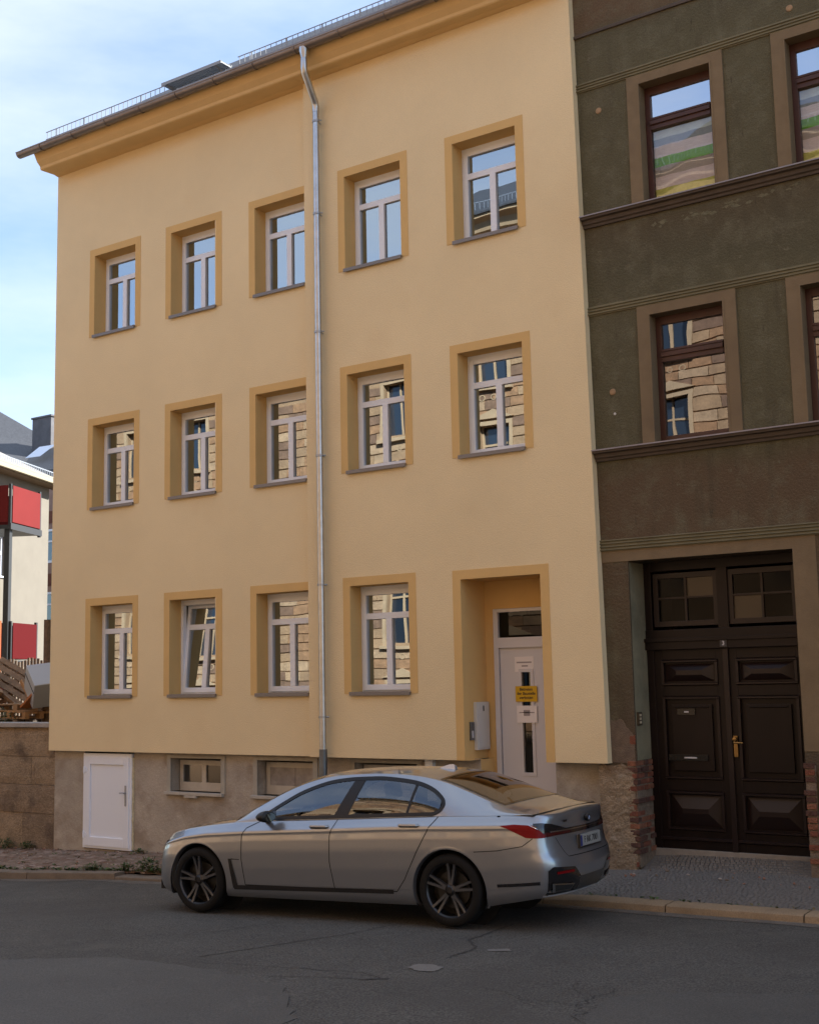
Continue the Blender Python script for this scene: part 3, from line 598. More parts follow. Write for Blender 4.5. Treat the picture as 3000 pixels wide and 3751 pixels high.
GR = [(2.97, 4.665), (6.19, 7.865), (9.45, 11.1)]
GGx0, GGx1, GGz = -6.83, -4.68, 1.455
holes = [(a, e, z0, z1) for a, e in GXW for z0, z1 in GR] + [(GGx0, GGx1, -3.2, GGz)]
b = MB(); wall_grid(b, XR - .1, 12.0, -3.0, 12.2, 15.0, holes)
b.quad((12, 15, -3), (12, 27, -3), (12, 27, 12.2), (12, 15, 12.2)); b.quad((XR - .1, 15, 9), (XR - .1, 15, 12.2), (XR - .1, 27, 12.2), (XR - .1, 27, 9)); b.quad((XR, 27, -3), (XR, 27, 12.2), (12, 27, 12.2), (12, 27, -3))
reveal(b, GGx0, GGx1, -2.6, GGz, 15.0025, 15.5, bottom=False)
par(b.build('wall', M_aged, fixn=False), green)
b = MB(); b.prism([(14.5, 12.2), (14.5, 12.4), (21, 16.2), (27.5, 12.4), (27.5, 12.2)], 'x', XR - .3, 12.3); par(b.build('roof', M_tile), green)
b = MB(); 
for z0, z1 in ((-2.9, 1.5), (2.4, 5.6), (5.7, 8.8), (8.9, 12.1)):
    b.quad((XR, 17.8, z0), (12, 17.8, z0), (12, 17.8, z1), (XR, 17.8, z1)); b.quad((XR, 15.2, z0), (12, 15.2, z0), (12, 17.8, z0), (XR, 17.8, z0)); b.quad((XR, 15.2, z1), (12, 15.2, z1), (12, 17.8, z1), (XR, 17.8, z1))
par(b.build('inner_rooms', M_dark, fixn=False), green)
for z0 in (8.0, 4.80, 11.25):
    b = MB(); b.box(XR - .09, 12, 14.984, 15.004, z0, z0 + .13)
    for dz in (.012, .052, .092): b.prism([(14.986, z0 + dz), (14.966, z0 + dz + .006), (14.966, z0 + dz + .020), (14.986, z0 + dz + .026)], 'x', XR - .088, 11.99)
    par(b.build('moulding', M_band), green)
b = MB(); b.box(XR - .09, 12, 14.984, 15.004, 1.60, 1.75)
for dz in (.008, .048, .090, .128): b.prism([(14.986, 1.6 + dz), (14.964, 1.606 + dz), (14.964, 1.618 + dz), (14.986, 1.624 + dz)], 'x', XR - .088, 11.99)
par(b.build('moulding', M_band), green)
b = MB(); b.box(XR - .09, GGx0 - .0, 14.992, 15.002, 1.455, 1.60).box(GGx0, GGx1, 14.992, 15.002, 1.455, 1.60).box(GGx1, -4.40, 14.992, 15.002, -.95, 1.60); par(b.build('gate_surround', M_trim), green)
for z0 in (2.80, 6.03, 9.30):
    if z0 < 9:
        b = MB(); xe = XR + .075 - .14 * (z0 - ZP) / 11.2; b.prism([(15.01, z0), (14.965, z0), (14.955, z0 + .03), (14.93, z0 + .045), (14.92, z0 + .09), (14.87, z0 + .10), (14.865, z0 + .135), (15.01, z0 + .135)], 'x', xe, 12)
        lg = par(b.build('sill_ledge', M_ledge), green)
        par(MB().prism([(15.01, z0 + .139), (14.855, z0 + .139), (14.85, z0 + .128), (14.846, z0 + .128), (14.848, z0 + .146), (15.01, z0 + .158)], 'x', xe - .002, 12).build('flashing', M_flash), lg)
b = MB(); b.prism([(15.01, 8.80), (14.972, 8.80), (14.968, 8.83), (14.985, 8.85), (15.01, 8.85)], 'x', XR - .09, 12); par(b.build('moulding', M_ledge), green)
M_skyglass = glass('sky_pane', (.5, .5, .5), .55, (.95, .97, 1.0), wob=.003, wscale=1.5)
M_clearglass = glass('clear_pane', (.97, .97, .97), .10, (.85, .9, 1.0), wob=.005, wscale=1.6)
def green_window(a, e, z0, z1, striped):
    k = .175; b = MB(); p = 14.972
    b.box(a - k, a, p, 15.004, z0 - .002, z1 + .13); b.box(e, e + k, p, 15.004, z0 - .002, z1 + .13); b.box(a, e, p, 15.004, z1, z1 + .13)
    b.box(a - .022, a, p - .006, p, z0, z1 + .022); b.box(e, e + .022, p - .006, p, z0, z1 + .022); b.box(a, e, p - .006, p, z1, z1 + .022)
    reveal(b, a, e, z0, z1, 15.0045, 15.2)
    sr = b.build('surround', M_trim, fixn=False)
    y = 15.16; t = .075; tz = z0 + (z1 - z0) * .70; F = MB()
    F.box(a, a + t, y, y + .07, z0, z1); F.box(e - t, e, y, y + .07, z0, z1); F.box(a + t, e - t, y, y + .07, z1 - .11, z1); F.box(a + t, e - t, y, y + .07, z0, z0 + .09)
    F.box(a + t, e - t, y - .02, y + .07, tz - .11, tz + .06); F.box(a + t, e - t, y - .045, y, tz - .045, tz + .01); F.box(a + t, e - t, y - .032, y, tz + .025, tz + .04)
    w = par(F.build('window', M_maroon, bevel=.004), green); par(sr, w)
    for zz0, zz1 in ((z0 + .08, tz - .10), (tz + .05, z1 - .10)):
        par(MB().quad((a + t, y + .03, zz0), (e - t, y + .03, zz0), (e - t, y + .03, zz1), (a + t, y + .03, zz1)).build('pane', (M_clearglass if zz0 < tz else M_skyglass) if striped else M_oldglass), w)
    if striped:  # sheets of coloured stripes just behind the lower pane
        rnd = random.Random(int(a * 10)); z = z0 + .05; cols = [(.40, .44, .12), (.52, .50, .54), (.30, .30, .30), (.12, .34, .04), (.52, .54, .62), (.16, .19, .18), (.36, .46, .42)]
        hs = [.20, .17, .14, .13, .16, .10, .16]; i = 0
        for cc, hh in zip(cols, hs):
            mb_ = mat('blind_%d' % i, tuple(min(.95, 1.5 * q_) for q_ in cc), .8, var=.1, vscale=12, stretch=(1, 1, 6)); i += 1
            q = MB(); n = 10
            vs = [(a + .05 + (e - a - .1) * k_ / n, y + .075 + .008 * sin(k_ * 1.7), zz) for zz in (z, z + hh) for k_ in range(n + 1)]
            q.add(vs, [(k_, k_ + 1, n + 2 + k_, n + 1 + k_) for k_ in range(n)]); par(q.build('blind_stripe', mb_), w); z += hh
    return w
for i, (a, e) in enumerate(GXW):
    for j, (z0, z1) in enumerate(GR): green_window(a, e, z0, z1, j == 1)
    for z0 in (4.80, 8.0):
        par(MB().box(a - .175, e + .175, 14.978, 14.9835, z0, z0 + .125).build('keystone_band', M_band), green) if False else None
# rosette bolts and plaster patches on the wall
M_spot = mat('mortar_spot', (.34, .22, .12), .9, var=.2, vscale=20)
for x, z in ((-6.97, 7.67), (-4.30, 8.27), (-6.94, 3.72)):
    par(MB().lathe([(0, -.012), (.02, -.014), (.04, -.008), (.045, 0)], 12, 'y', (x, 14.998, z)).build('anchor_plate', M_spot, smooth=True), green)
for x, z, s in ((-6.92, 3.42, .018), (-3.9, 4.0, .012)): par(MB().lathe([(0, -.01), (s, -.006), (s, 0)], 8, 'y', (x, 14.998, z)).build('anchor_plate', mat('bolt_white', (.6, .58, .55), .6)), green)
def wallpatch(pts, name, m, y, seed, n=7, jit=.02, th=.006):
    rnd = random.Random(seed); P = []
    for i in range(len(pts)):
        a, c = pts[i], pts[(i + 1) % len(pts)]
        for k in range(n): t = k / n; P.append((a[0] * (1 - t) + c[0] * t + rnd.uniform(-jit, jit), a[1] * (1 - t) + c[1] * t + rnd.uniform(-jit, jit)))
    b = MB(); b.prism(P, 'y', y, y + th); o = b.build(name, m); bm = bmesh.new(); bm.from_mesh(o.data); bmesh.ops.triangulate(bm, faces=bm.faces); bm.to_mesh(o.data); bm.free(); return par(o, green)
M_pale = mat('flaking_plaster', (.155, .145, .09), .95, var=.25, vscale=20, bump=.1, fine=.2)
M_rough = mat('bare_rough_render', (0.30, 0.225, 0.145), .95, var=.28, vscale=7, bump=.35, bscale=26, fine=.22, fscale=45, dirt=[((.16, .11, .075), 3.5, .52, .66, .8), ((.42, .37, .30), 5.0, .60, .72, .7), ((.10, .08, .06), 11, .64, .70, .8)])
rfl = random.Random(8)
for i in range(34):
    x = rfl.uniform(-6.5, -3.2); z = 5.85 + (x + 6.5) * .035 + rfl.uniform(-.035, .045); w = rfl.uniform(.04, .17)
    wallpatch([(x, z), (x + w * .4, z - rfl.uniform(.01, .025)), (x + w, z + rfl.uniform(-.01, .01)), (x + w * .6, z + rfl.uniform(.01, .03))], 'flaked_patch', M_pale, 14.9975 - i * .00004, 60 + i, 4, .008, .004)
wallpatch([(-7.24, -1.135), (-7.24, -.55), (-7.12, -.60), (-7.02, -.58), (-6.90, -.72), (-6.84, -.80), (-6.84, -1.135)], 'bare_patch', mat('grey_mortar', (.17, .125, .09), .95, var=.2, vscale=9, bump=.2, fine=.2), 14.994, 5, 6, .012)
# rough base of the pier, exposed bricks on its corner
def rough_block(x0, x1, z0, z1, y0, depth, name, seed):
    rnd = random.Random(seed); nx_, nz_ = max(3, int((x1 - x0) / .05)), max(4, int((z1 - z0) / .05)); vs = []
    for j in range(nz_ + 1):
        for i in range(nx_ + 1):
            edge = i in (0, nx_) or j in (0, nz_)
            vs.append((x0 + (x1 - x0) * i / nx_, y0 - (0 if i == nx_ else rnd.uniform(0, .014)), z0 + (z1 - z0) * j / nz_ + (rnd.uniform(-.02, .02) if j == nz_ else 0)))
    b = MB(); b.add(vs, [(j * (nx_ + 1) + i, j * (nx_ + 1) + i + 1, (j + 1) * (nx_ + 1) + i + 1, (j + 1) * (nx_ + 1) + i) for j in range(nz_) for i in range(nx_)])
    b.box(x0, x1, y0, y0 + depth, z0, z1 - .02)
    return par(b.build(name, M_rough), green)
rough_block(XR - .10, -6.86, -2.6, -1.15, 14.965, .06, 'rough_base', 1)
rough_block(-4.52, -3.6, -2.6, -1.15, 14.965, .06, 'rough_base', 2)
M_br = [mat('brick_red', (0.20, 0.066, 0.036), .9, var=.3, vscale=15, bump=.2, bscale=50, fine=.2), mat('brick_dark', (0.10, 0.045, 0.03), .9, var=.3, vscale=15, bump=.2, bscale=50, fine=.2), mat('brick_orange', (0.24, 0.095, 0.05), .9, var=.3, vscale=15, bump=.2, fine=.2)]
M_mortar = mat('crumbling_mortar', (.20, .15, .105), .95, var=.3, vscale=12, bump=.2, fine=.2)
def bricks(xc, side, ztop, zbot, seed):
    """exposed bricks on the corner pier: front strip (y=15) and the gate reveal (x=xc)"""
    rnd = random.Random(seed); z = zbot; r = 0; proto = {}
    b = MB(); b.box(min(xc + side * .003, xc - side * .12), max(xc + side * .003, xc - side * .12), 14.978, 15.452, zbot, ztop - .01); core = par(b.build('mortar_core', M_mortar), green)
    while z < ztop - .05:
        h = .066; k = (z - zbot) / (ztop - zbot)
        y = 14.965 - rnd.uniform(0, .01); off = (.12 if r % 2 else .24); worn = rnd.random() < (.55 - k * .5)
        for L in ([off, .24, .24] if r % 2 else [.24, .12, .24]):
            y2 = min(y + L - .012, 15.47)
            if y2 - y > .03 and not (rnd.random() < .32 * (1 - k)):
                dx = rnd.uniform(.004, .028) - (.02 if worn else 0); xa, xb = xc - side * .11, xc + side * dx
                q = MB(); q.box(min(xa, xb), max(xa, xb), y, y2, z + .006, z + h); o = q.build('brick', rnd.choice(M_br), bevel=.006)
                par(o, green)
            y = y2 + .012
        z += h + .012; r += 1
bricks(-6.83, 1, -1.10, -2.42, 4); bricks(-4.68, -1, -1.10, -2.40, 9)
wallpatch([(-6.90, -.80), (-6.83, -.78), (-6.83, -.90), (-6.92, -.88)], 'bare_brick_spot', M_br[0], 14.991, 14, 5, .01)
# pale green reveal paint
M_mint = mat('worn_mint_paint', (.235, .205, .125), .9, var=.18, vscale=2.5, bump=.05, fine=.1, dirt=[((.22, .215, .14), 2.2, .60, .70, .6), ((.10, .09, .055), .9, .5, .7, .8)])
b = MB(); b.quad((GGx0 + .004, 15.02, -1.1), (GGx0 + .004, 15.49, -1.1), (GGx0 + .004, 15.49, 1.44), (GGx0 + .004, 15.02, 1.44)); par(b.build('painted_reveal', M_mint, fixn=False), green)
# gate
M_gate = mat('gate_wood', (0.010, 0.0055, 0.0045), .42, spec=.25, var=.25, vscale=3, bump=.02, bscale=30, stretch=(1, 1, .3))
M_gate2 = mat('gate_wood_edge', (0.016, 0.009, 0.008), .38, spec=.35, var=.2, vscale=4)
GY = 15.46
gx0, gx1, gm = -6.83, -4.68, -5.755
b = MB(); b.box(gx0, gx0 + .10, GY, GY + .12, -2.25, GGz); b.box(gx1 - .10, gx1, GY, GY + .12, -2.25, GGz); b.box(gx0 + .1, gx1 - .1, GY, GY + .12, 1.33, GGz)
b.box(gx0, gx1, GY - .05, GY + .1, .30, .42); b.box(gx0, gx1, GY - .075, GY - .05, .40, .45); b.box(gx0, gx1, GY - .02, GY + .1, .42, .56)
gate = par(b.build('gate', M_gate, bevel=.006), green)
M_gateglass = glass('gate_glass', (.06, .05, .045), .01, (.35, .35, .35), rough=.1)
# toplight: two casements of 2 x 2 panes
for (a, e) in ((gx0 + .12, gm - .06), (gm + .06, gx1 - .12)):
    b = MB(); z0, z1 = .60, 1.30; t = .07; y = GY + .02
    b.box(a, a + t, y, y + .06, z0, z1); b.box(e - t, e, y, y + .06, z0, z1); b.box(a + t, e - t, y, y + .06, z0, z0 + t); b.box(a + t, e - t, y, y + .06, z1 - t, z1)
    cx = (a + e) / 2; cz = (z0 + z1) / 2 + .02
    b.box(cx - .016, cx + .016, y + .005, y + .05, z0 + t, z1 - t); b.box(a + t, cx - .016, y + .006, y + .049, cz - .014, cz + .014); b.box(cx + .016, e - t, y + .006, y + .049, cz - .014, cz + .014)
    tl = par(b.build('toplight', M_gate2, bevel=.003), gate)
    for i, (p0, p1) in enumerate(((a + t, cx - .016), (cx + .016, e - t))):
        for j, (q0, q1) in enumerate(((z0 + t, cz - .014), (cz + .014, z1 - t))):
            brown_pane = (a > -6 and i == 0 and j == 0) or (a < -6 and i == 1 and j == 1)  # one pane per casement is opaque brown instead of glass
            par(MB().quad((p0, y + .03, q0), (p1, y + .03, q0), (p1, y + .03, q1), (p0, y + .03, q1)).build('pane', mat('paper_backed_pane', (.05, .034, .016), .35) if brown_pane else M_gateglass), tl)
par(MB().box(gm - .07, gm + .07, GY - .01, GY + .1, .55, 1.33).build('toplight_post', M_gate), gate)
M_white2 = mat('numeral_white', (.55, .55, .57), .5)
par(MB().box(gm - .045, gm + .045, GY - .062, GY - .05, .315, .405).build('number_plate', mat('plate_dark', (.03, .03, .035), .4)), gate)
text_obj('lettering', '3', .075, (gm, GY - .063, .36), FR, M_white2, gate, bold=.001)
def leaf_(a, e, left):
    b = MB(); y = GY + .02; zb, zt = -2.235, .30
    b.box(a, e, y + .03, y + .08, zb, zt)
    st = .13; rails = [(-2.235, -2.02), (-1.55, -1.38), (-.38 + .0, -.20), (.14, .30)]
    rails = [(-2.235, -2.00), (-1.50, -1.36), (-.30, -.17), (.17, .30)]
    b.box(a, a + st, y, y + .035, zb, zt); b.box(e - st, e, y, y + .035, zb, zt)
    for z0, z1 in rails: b.box(a + st, e - st, y + .001, y + .035, z0, z1)
    lf = par(b.build('gate_leaf', M_gate, bevel=.004), gate)
    def mould(x0, x1, z0, z1, w=.035, d=.03):
        q = MB(); yy = y - d
        q.prism([(yy + d, z1), (yy, z1 + w * .2), (yy, z1 + w * .7), (yy + d, z1 + w)], 'x', x0 - w, x1 + w); q.prism([(yy + d, z0 - w), (yy, z0 - w * .7), (yy, z0 - w * .2), (yy + d, z0)], 'x', x0 - w, x1 + w)
        q.box(x0 - w, x0, yy + .006, y, z0, z1); q.box(x1, x1 + w, yy + .006, y, z0, z1); par(q.build('moulding', M_gate2), lf)
    def pyramid(x0, x1, z0, z1, h=.06):
        q = MB(); yy = y + .028; i = .02; cx0, cx1 = x0 + .17, x1 - .17; cz = (z0 + z1) / 2
        v = [(x0 + i, yy, z0 + i), (x1 - i, yy, z0 + i), (x1 - i, yy, z1 - i), (x0 + i, yy, z1 - i), (cx0, yy - h, cz - .03), (cx1, yy - h, cz - .03), (cx1, yy - h, cz + .03), (cx0, yy - h, cz + .03)]
        q.add(v, [(0, 1, 5, 4), (1, 2, 6, 5), (2, 3, 7, 6), (3, 0, 4, 7), (4, 5, 6, 7)]); par(q.build('raised_panel', M_gate2), lf)
    X0, X1 = a + st + .02, e - st - .02
    mould(X0, X1, -.13, .13); pyramid(X0, X1, -.13, .13)
    mould(X0, X1, -1.32, -.34); q = MB(); q.box(X0 + .07, X1 - .07, y - .005, y + .03, -1.25, -.41); q.prism([(y - .005, -.43), (y - .025, -.435), (y - .025, -.45), (y - .005, -.455)], 'x', X0 + .11, X1 - .11); par(q.build('raised_panel', M_gate, bevel=.008), lf)
    mould(X0, X1, -1.96, -1.54); pyramid(X0, X1, -1.96, -1.54)
    par(MB().prism([(y, -2.08), (y - .03, -2.09), (y - .03, -2.11), (y, -2.13)], 'x', a + .01, e - .01).build('kick_rail', M_gate2), lf)
    return lf
L1 = leaf_(gx0 + .08, gm - .004, True); L2 = leaf_(gm + .004, gx1 - .06, False)
par(MB().box(gm - .035, gm + .035, GY - .015, GY + .02, -2.235, .30).build('meeting_stile', M_gate2, bevel=.008), gate)
M_brass = mat('brass', (.30, .19, .07), .35, metal=.9)
par(MB().box(gm + .05, gm + .10, GY - .015, GY + .005, -1.06, -.80).tube([(gm + .075, GY - .01, -.88), (gm + .075, GY - .07, -.88), (gm + .19, GY - .075, -.885)], .012, 8).lathe([(0, -.05), (.025, -.045), (.03, -.02), (.02, 0)], 12, 'y', (gm + .075, GY - .01, -.84)).build('handle', M_brass, smooth=True), L2)
for z, w in ((-.50, .05), (-1.08, .14)):
    sl_ = par(MB().box(gx0 + .47 - w * 1.6, gx0 + .55 + w * 1.6, GY - .004, GY + .006, z - .04, z + .04).build('letter_slot', mat('slot_black', (.008, .008, .008), .25)), L1)
    par(MB().box(gx0 + .50 - w * .3, gx0 + .50 + w * .9, GY - .007, GY - .004, z - .010, z + .008).build('slot_plate', M_white2), sl_)
bell = empty('doorbell_panel', (GGx0 + .01, 15.10, -.57), 'small doorbell panel with pale buttons on the jamb left of the dark gate', 'doorbell')
par(MB().box(GGx0 + .005, GGx0 + .03, 15.05, 15.17, -.66, -.49).build('panel', mat('bell_brown', (.05, .035, .02), .4), bevel=.003), bell)
for k in range(3): par(MB().box(GGx0 + .03, GGx0 + .034, 15.08, 15.14, -.635 + k * .045, -.605 + k * .045).build('name_tag', mat('tag_cream', (.55, .45, .3), .5)), bell)
par(MB().box(gx0, gx1, 15.44, 15.62, -2.60, -2.232).build('threshold', M_step, bevel=.008), green)

# ================================================================== parked car (local frame: x forward, y left, z up, origin under the rear axle)
yaw, pit, roll = 0.07075, -0.02807, -0.00963
fv = Vector((-cos(yaw) * cos(pit), -sin(yaw) * cos(pit), sin(pit))); l0 = Vector((-sin(yaw), cos(yaw), 0)); l0 = (l0 - fv * l0.dot(fv)).normalized()
up0 = l0.cross(fv); up0 = up0 if up0.z > 0 else -up0
lv = l0 * cos(roll) + up0 * sin(roll); uv = up0 * cos(roll) - l0 * sin(roll)
hub = Vector((-6.9772, 10.7669, -2.0982)); org = hub + lv * 0.925 - uv * 0.355
car = empty('parked_car', org, 'silver-grey four-door saloon parked along the kerb in front of the cream house', 'car')
car.matrix_world = Matrix(((fv.x, -lv.x, uv.x, org.x), (fv.y, -lv.y, uv.y, org.y), (fv.z, -lv.z, uv.z, org.z), (0, 0, 0, 1)))
M_paint = mat('silver_paint', (0.32, 0.34, 0.37), 0.30, metal=0.78, coat=1.0, fine=0.015, fscale=600)
M_paint.node_tree.nodes['Principled BSDF'].inputs['Coat IOR'].default_value = 1.6
M_gap = mat('panel_gap', (0.006, 0.006, 0.006), .8)
M_gloss = mat('gloss_black', (0.010, 0.010, 0.012), .12, coat=.5)
M_pillar = mat('pillar_black', (0.010, 0.010, 0.011), .38, spec=.35)
M_chrome = mat('satin_chrome', (0.55, 0.56, 0.58), .22, metal=1.0)
M_rim = mat('rim_dark', (0.05, 0.05, 0.052), .35, metal=.8); M_rimf = mat('rim_face', (0.13, 0.14, 0.16), .32, metal=.85)
M_disc = mat('brake_disc', (0.05, 0.05, 0.05), .4, metal=.8)
M_under = mat('underbody', (0.01, 0.01, 0.01), .9)
M_leather = mat('seat_leather', (0.10, 0.085, 0.07), .6)
def ip(x, X, Y): return float(np.interp(x, X, Y))
OUT = [(-1.18, 0), (-1.17, .25), (-1.14, .47), (-1.08, .67), (-.985, .80), (-.82, .87), (-.6, .915), (-.3, .938), (0, .948), (.8, .95), (1.6, .95), (2.4, .95), (3.0, .948), (3.3, .938), (3.58, .905), (3.80, .835), (3.94, .71), (4.03, .50), (4.075, .25), (4.09, 0)]
def catmull(P, n):
    P = [Vector((*p, 0)) for p in P]; P = [Vector((P[0].x, -P[1].y, 0))] + P + [Vector((P[-1].x, -P[-2].y, 0))]; R = []
    for i in range(1, len(P) - 2):
        for k in range(n):
            t = k / n; a, b_, c, d = P[i - 1:i + 3]
            R.append(0.5 * ((2 * b_) + (c - a) * t + (2 * a - 5 * b_ + 4 * c - d) * t * t + (3 * b_ - a - 3 * c + d) * t ** 3))
    R.append(P[-2]); return R
raw = catmull(OUT, 12); L = [0]
for i in range(1, len(raw)): L.append(L[-1] + (raw[i] - raw[i - 1]).length)
TOT = L[-1]; NS = 196
RX = np.array([p.x for p in raw]); RYY = np.array([p.y for p in raw]); LL = np.array(L)
def outl(s):
    a = abs(s); x = float(np.interp(a, LL, RX)); y = float(np.interp(a, LL, RYY)); e = .01
    dx = float(np.interp(min(a + e, TOT), LL, RX) - np.interp(max(a - e, 0), LL, RX)); dy = float(np.interp(min(a + e, TOT), LL, RYY) - np.interp(max(a - e, 0), LL, RYY))
    n = math.hypot(dx, dy); nx_, ny_ = -dy / n, dx / n           # outward normal for the y > 0 half
    if a < .02: nx_, ny_ = -1, 0
    if a > TOT - .02: nx_, ny_ = 1, 0
    return x, (y if s >= 0 else -y), nx_, (ny_ if s >= 0 else -ny_)
def zb(x): return ip(x, [-1.15, -.9, -.5, -.3, 3.6, 3.9, 4.09], [.30, .285, .225, .19, .185, .185, .20])
def zc(x): return ip(x, [-1.15, -.9, -.56, .2, .75, 1.36, 2.57, 3.1, 3.4, 3.7, 3.9, 4.09], [.955, .975, .985, .975, .962, .938, .895, .865, .83, .765, .70, .61])
def zt(x): return ip(x, [-1.15, -.6, .15, .78, 1.39, 2.12, 2.7, 3.1, 3.4, 3.65, 3.85, 4.0, 4.09], [1.075, 1.078, 1.068, 1.048, 1.028, 1.008, .985, .945, .905, .86, .80, .73, .665])
def inset(f, nx_, ny_):
    if f <= 1:
        sd_ = ip(f, [0, .05, .10, .15, .172, .19, .21, .45, .70, .86, .94, .975, 1.0], [.085, .050, .030, .024, .022, .021, .018, .004, 0, .006, .013, .010, .018])
        re = ip(f, [0, .10, .25, .40, .50, .56, .62, .76, 1], [.10, .045, .012, 0, .006, .014, .040, .060, .075])
        fr = ip(f, [0, .12, .3, .6, .85, 1], [.12, .04, 0, .02, .06, .12])
    else:
        g = f - 1
        sd_ = ip(g, [0, .12, .35, .7, 1], [.018, .026, .044, .068, .088]); re = ip(g, [0, .4, .8, 1], [.075, .068, .062, .072]); fr = ip(g, [0, .5, 1], [.12, .17, .24])
    w = ny_ * ny_
    return sd_ * w + (re if nx_ < 0 else fr) * (1 - w)
def bz(x, f): return zb(x) + (zc(x) - zb(x)) * f if f <= 1 else zc(x) + (zt(x) - zc(x)) * (f - 1)
def zf(x, z): return (z - zb(x)) / (zc(x) - zb(x)) if z <= zc(x) else 1 + (z - zc(x)) / (zt(x) - zc(x))
def bp(s, f, off=0.0):
    x, y, a, c = outl(s); d = inset(f, a, c) - off
    return Vector((x - a * d, y - c * d, bz(x, f)))
def bpz(s, z, off=0.0): x = outl(s)[0]; return bp(s, min(2, max(0, zf(x, z))), off)
def s_of_x(x, sign=1):                      # arc position of a point on the long side
    i0 = 60; return sign * float(np.interp(x, RX[i0:-60], LL[i0:-60])) if False else sign * float(np.interp(x, RX, LL))
F = sorted(set(list(np.linspace(0, 1, 25)) + [.15, .172, .19, .21, .86, .94, .975] + [1.06, 1.12, 1.22, 1.35, 1.5, 1.7, 1.85, 2.0]))
NF = len(F)
Ss = np.concatenate([np.linspace(-TOT, TOT, 2 * NS + 1)])[:-1]; NU = len(Ss)
V = []; Fc = []
for f in F:
    for s in Ss: V.append(bp(s, f))
top0 = (NF - 1) * NU
for j in range(NF - 1):
    for i in range(NU): Fc.append((j * NU + i, j * NU + (i + 1) % NU, (j + 1) * NU + (i + 1) % NU, (j + 1) * NU + i))
def zh(x): return ip(x, [-1.06, -1.0, -.8, -.4, 0, 2.4, 2.75, 3.1, 3.4, 3.65, 3.8, 3.9], [1.098, 1.108, 1.118, 1.12, 1.1, 1.03, 1.03, .995, .955, .905, .86, .80])
CWs = [.04, .09, .16, .25, .36, .5, .65, .82, 1.0]
for w in CWs:
    for i, s in enumerate(Ss):
        e = V[top0 + i]; xc_ = max(-1.0, min(3.86, e.x)); q = 1 - (1 - w) ** 2.2
        V.append(Vector((e.x + (xc_ - e.x) * w, e.y * (1 - w), e.z + (zh(xc_) - e.z) * q)))
for j in range(NF - 1, NF - 1 + len(CWs)):
    for i in range(NU): Fc.append((j * NU + i, j * NU + (i + 1) % NU, (j + 1) * NU + (i + 1) % NU, (j + 1) * NU + i))
# vertex normals of the uncut shell
VN = [Vector((0, 0, 0)) for _ in V]
for f in Fc:
    n_ = (V[f[2]] - V[f[0]]).cross(V[f[3]] - V[f[1]])
    for k in f: VN[k] += n_
cc = Vector((1.5, 0, .6))
for i, n_ in enumerate(VN):
    VN[i] = n_.normalized() if n_.length > 1e-9 else Vector((0, 0, 1))
flip = sum((V[i] - cc).dot(VN[i]) for i in range(0, len(V), 37)) < 0
if flip: VN = [-n_ for n_ in VN]; Fc = [f[::-1] for f in Fc]
AR, AZ = .418, .345; AX = (0.0, 3.21)
def keep(f):
    c = sum((V[k] for k in f), Vector()) / 4
    for ax in AX:
        if math.hypot(c.x - ax, c.z - AZ) < AR and abs(c.y) > .70 and c.z < AZ + AR and f[0] < NF * NU: return False
    if f[0] >= top0 and -.55 < c.x < 2.60 and abs(c.y) < .84: return False
    return True
Fk = [f for f in Fc if keep(f)]
used = {}
for f in Fk:
    for k in f: used[k] = used.get(k, 0) + 1
full = {}
for f in Fc:
    for k in f: full[k] = full.get(k, 0) + 1
for k in used:
    if used[k] < full[k] and k < top0:
        p = V[k]
        for ax in AX:
            r = math.hypot(p.x - ax, p.z - AZ)
            if r < AR + .05 and abs(p.y) > .70 and r > .2:
                p.x = ax + (p.x - ax) * AR / r; p.z = max(p.z, AZ - .2) if False else AZ + (p.z - AZ) * AR / r
DF = [(2.36, .999), (2.52, .93), (2.57, .85), (2.575, .60), (2.535, .325)]
DM = [(1.34, 1.03), (1.405, .87), (1.41, .60), (1.36, .325)]
DR = [(.12, 1.068), (.20, .965), (.34, .735), (.50, .45), (.60, .325)]
def xat(line, z): return ip(z, [p[1] for p in line[::-1]], [p[0] for p in line[::-1]])
def piece(f):
    c = sum((V[k] for k in f), Vector()) / 4
    if f[0] >= top0: return 'body'
    if .32 < c.z < zt(c.x) and abs(c.y) > .8:
        if xat(DM, c.z) < c.x < xat(DF, c.z): return 'front_door' + ('L' if c.y > 0 else 'R')
        if xat(DR, c.z) < c.x < xat(DM, c.z): return 'rear_door' + ('L' if c.y > 0 else 'R')
    return 'body'
groups = {}
for f in Fk: groups.setdefault(piece(f), []).append(f)
def shell(name, faces, parent):
    idx = {}; vs = []; ns = []
    for f in faces:
        for k in f:
            if k not in idx: idx[k] = len(vs); vs.append(V[k]); ns.append(VN[k])
    me = bpy.data.meshes.new(name); me.from_pydata([tuple(v) for v in vs], [], [tuple(idx[k] for k in f) for f in faces]); me.materials.append(M_paint)
    me.polygons.foreach_set('use_smooth', [True] * len(me.polygons)); me.update(); me.normals_split_custom_set_from_vertices([tuple(n_) for n_ in ns])
    o = bpy.data.objects.new(name, me); COL.objects.link(o); o.parent = parent; return o
body = shell('body', groups['body'], car); doors = {}
for k in ('front_doorL', 'rear_doorL', 'front_doorR', 'rear_doorR'): doors[k] = shell('door', groups[k], car)
def sd_pt(x, z, off, sign=1): return bpz(s_of_x(x, sign), z, off)
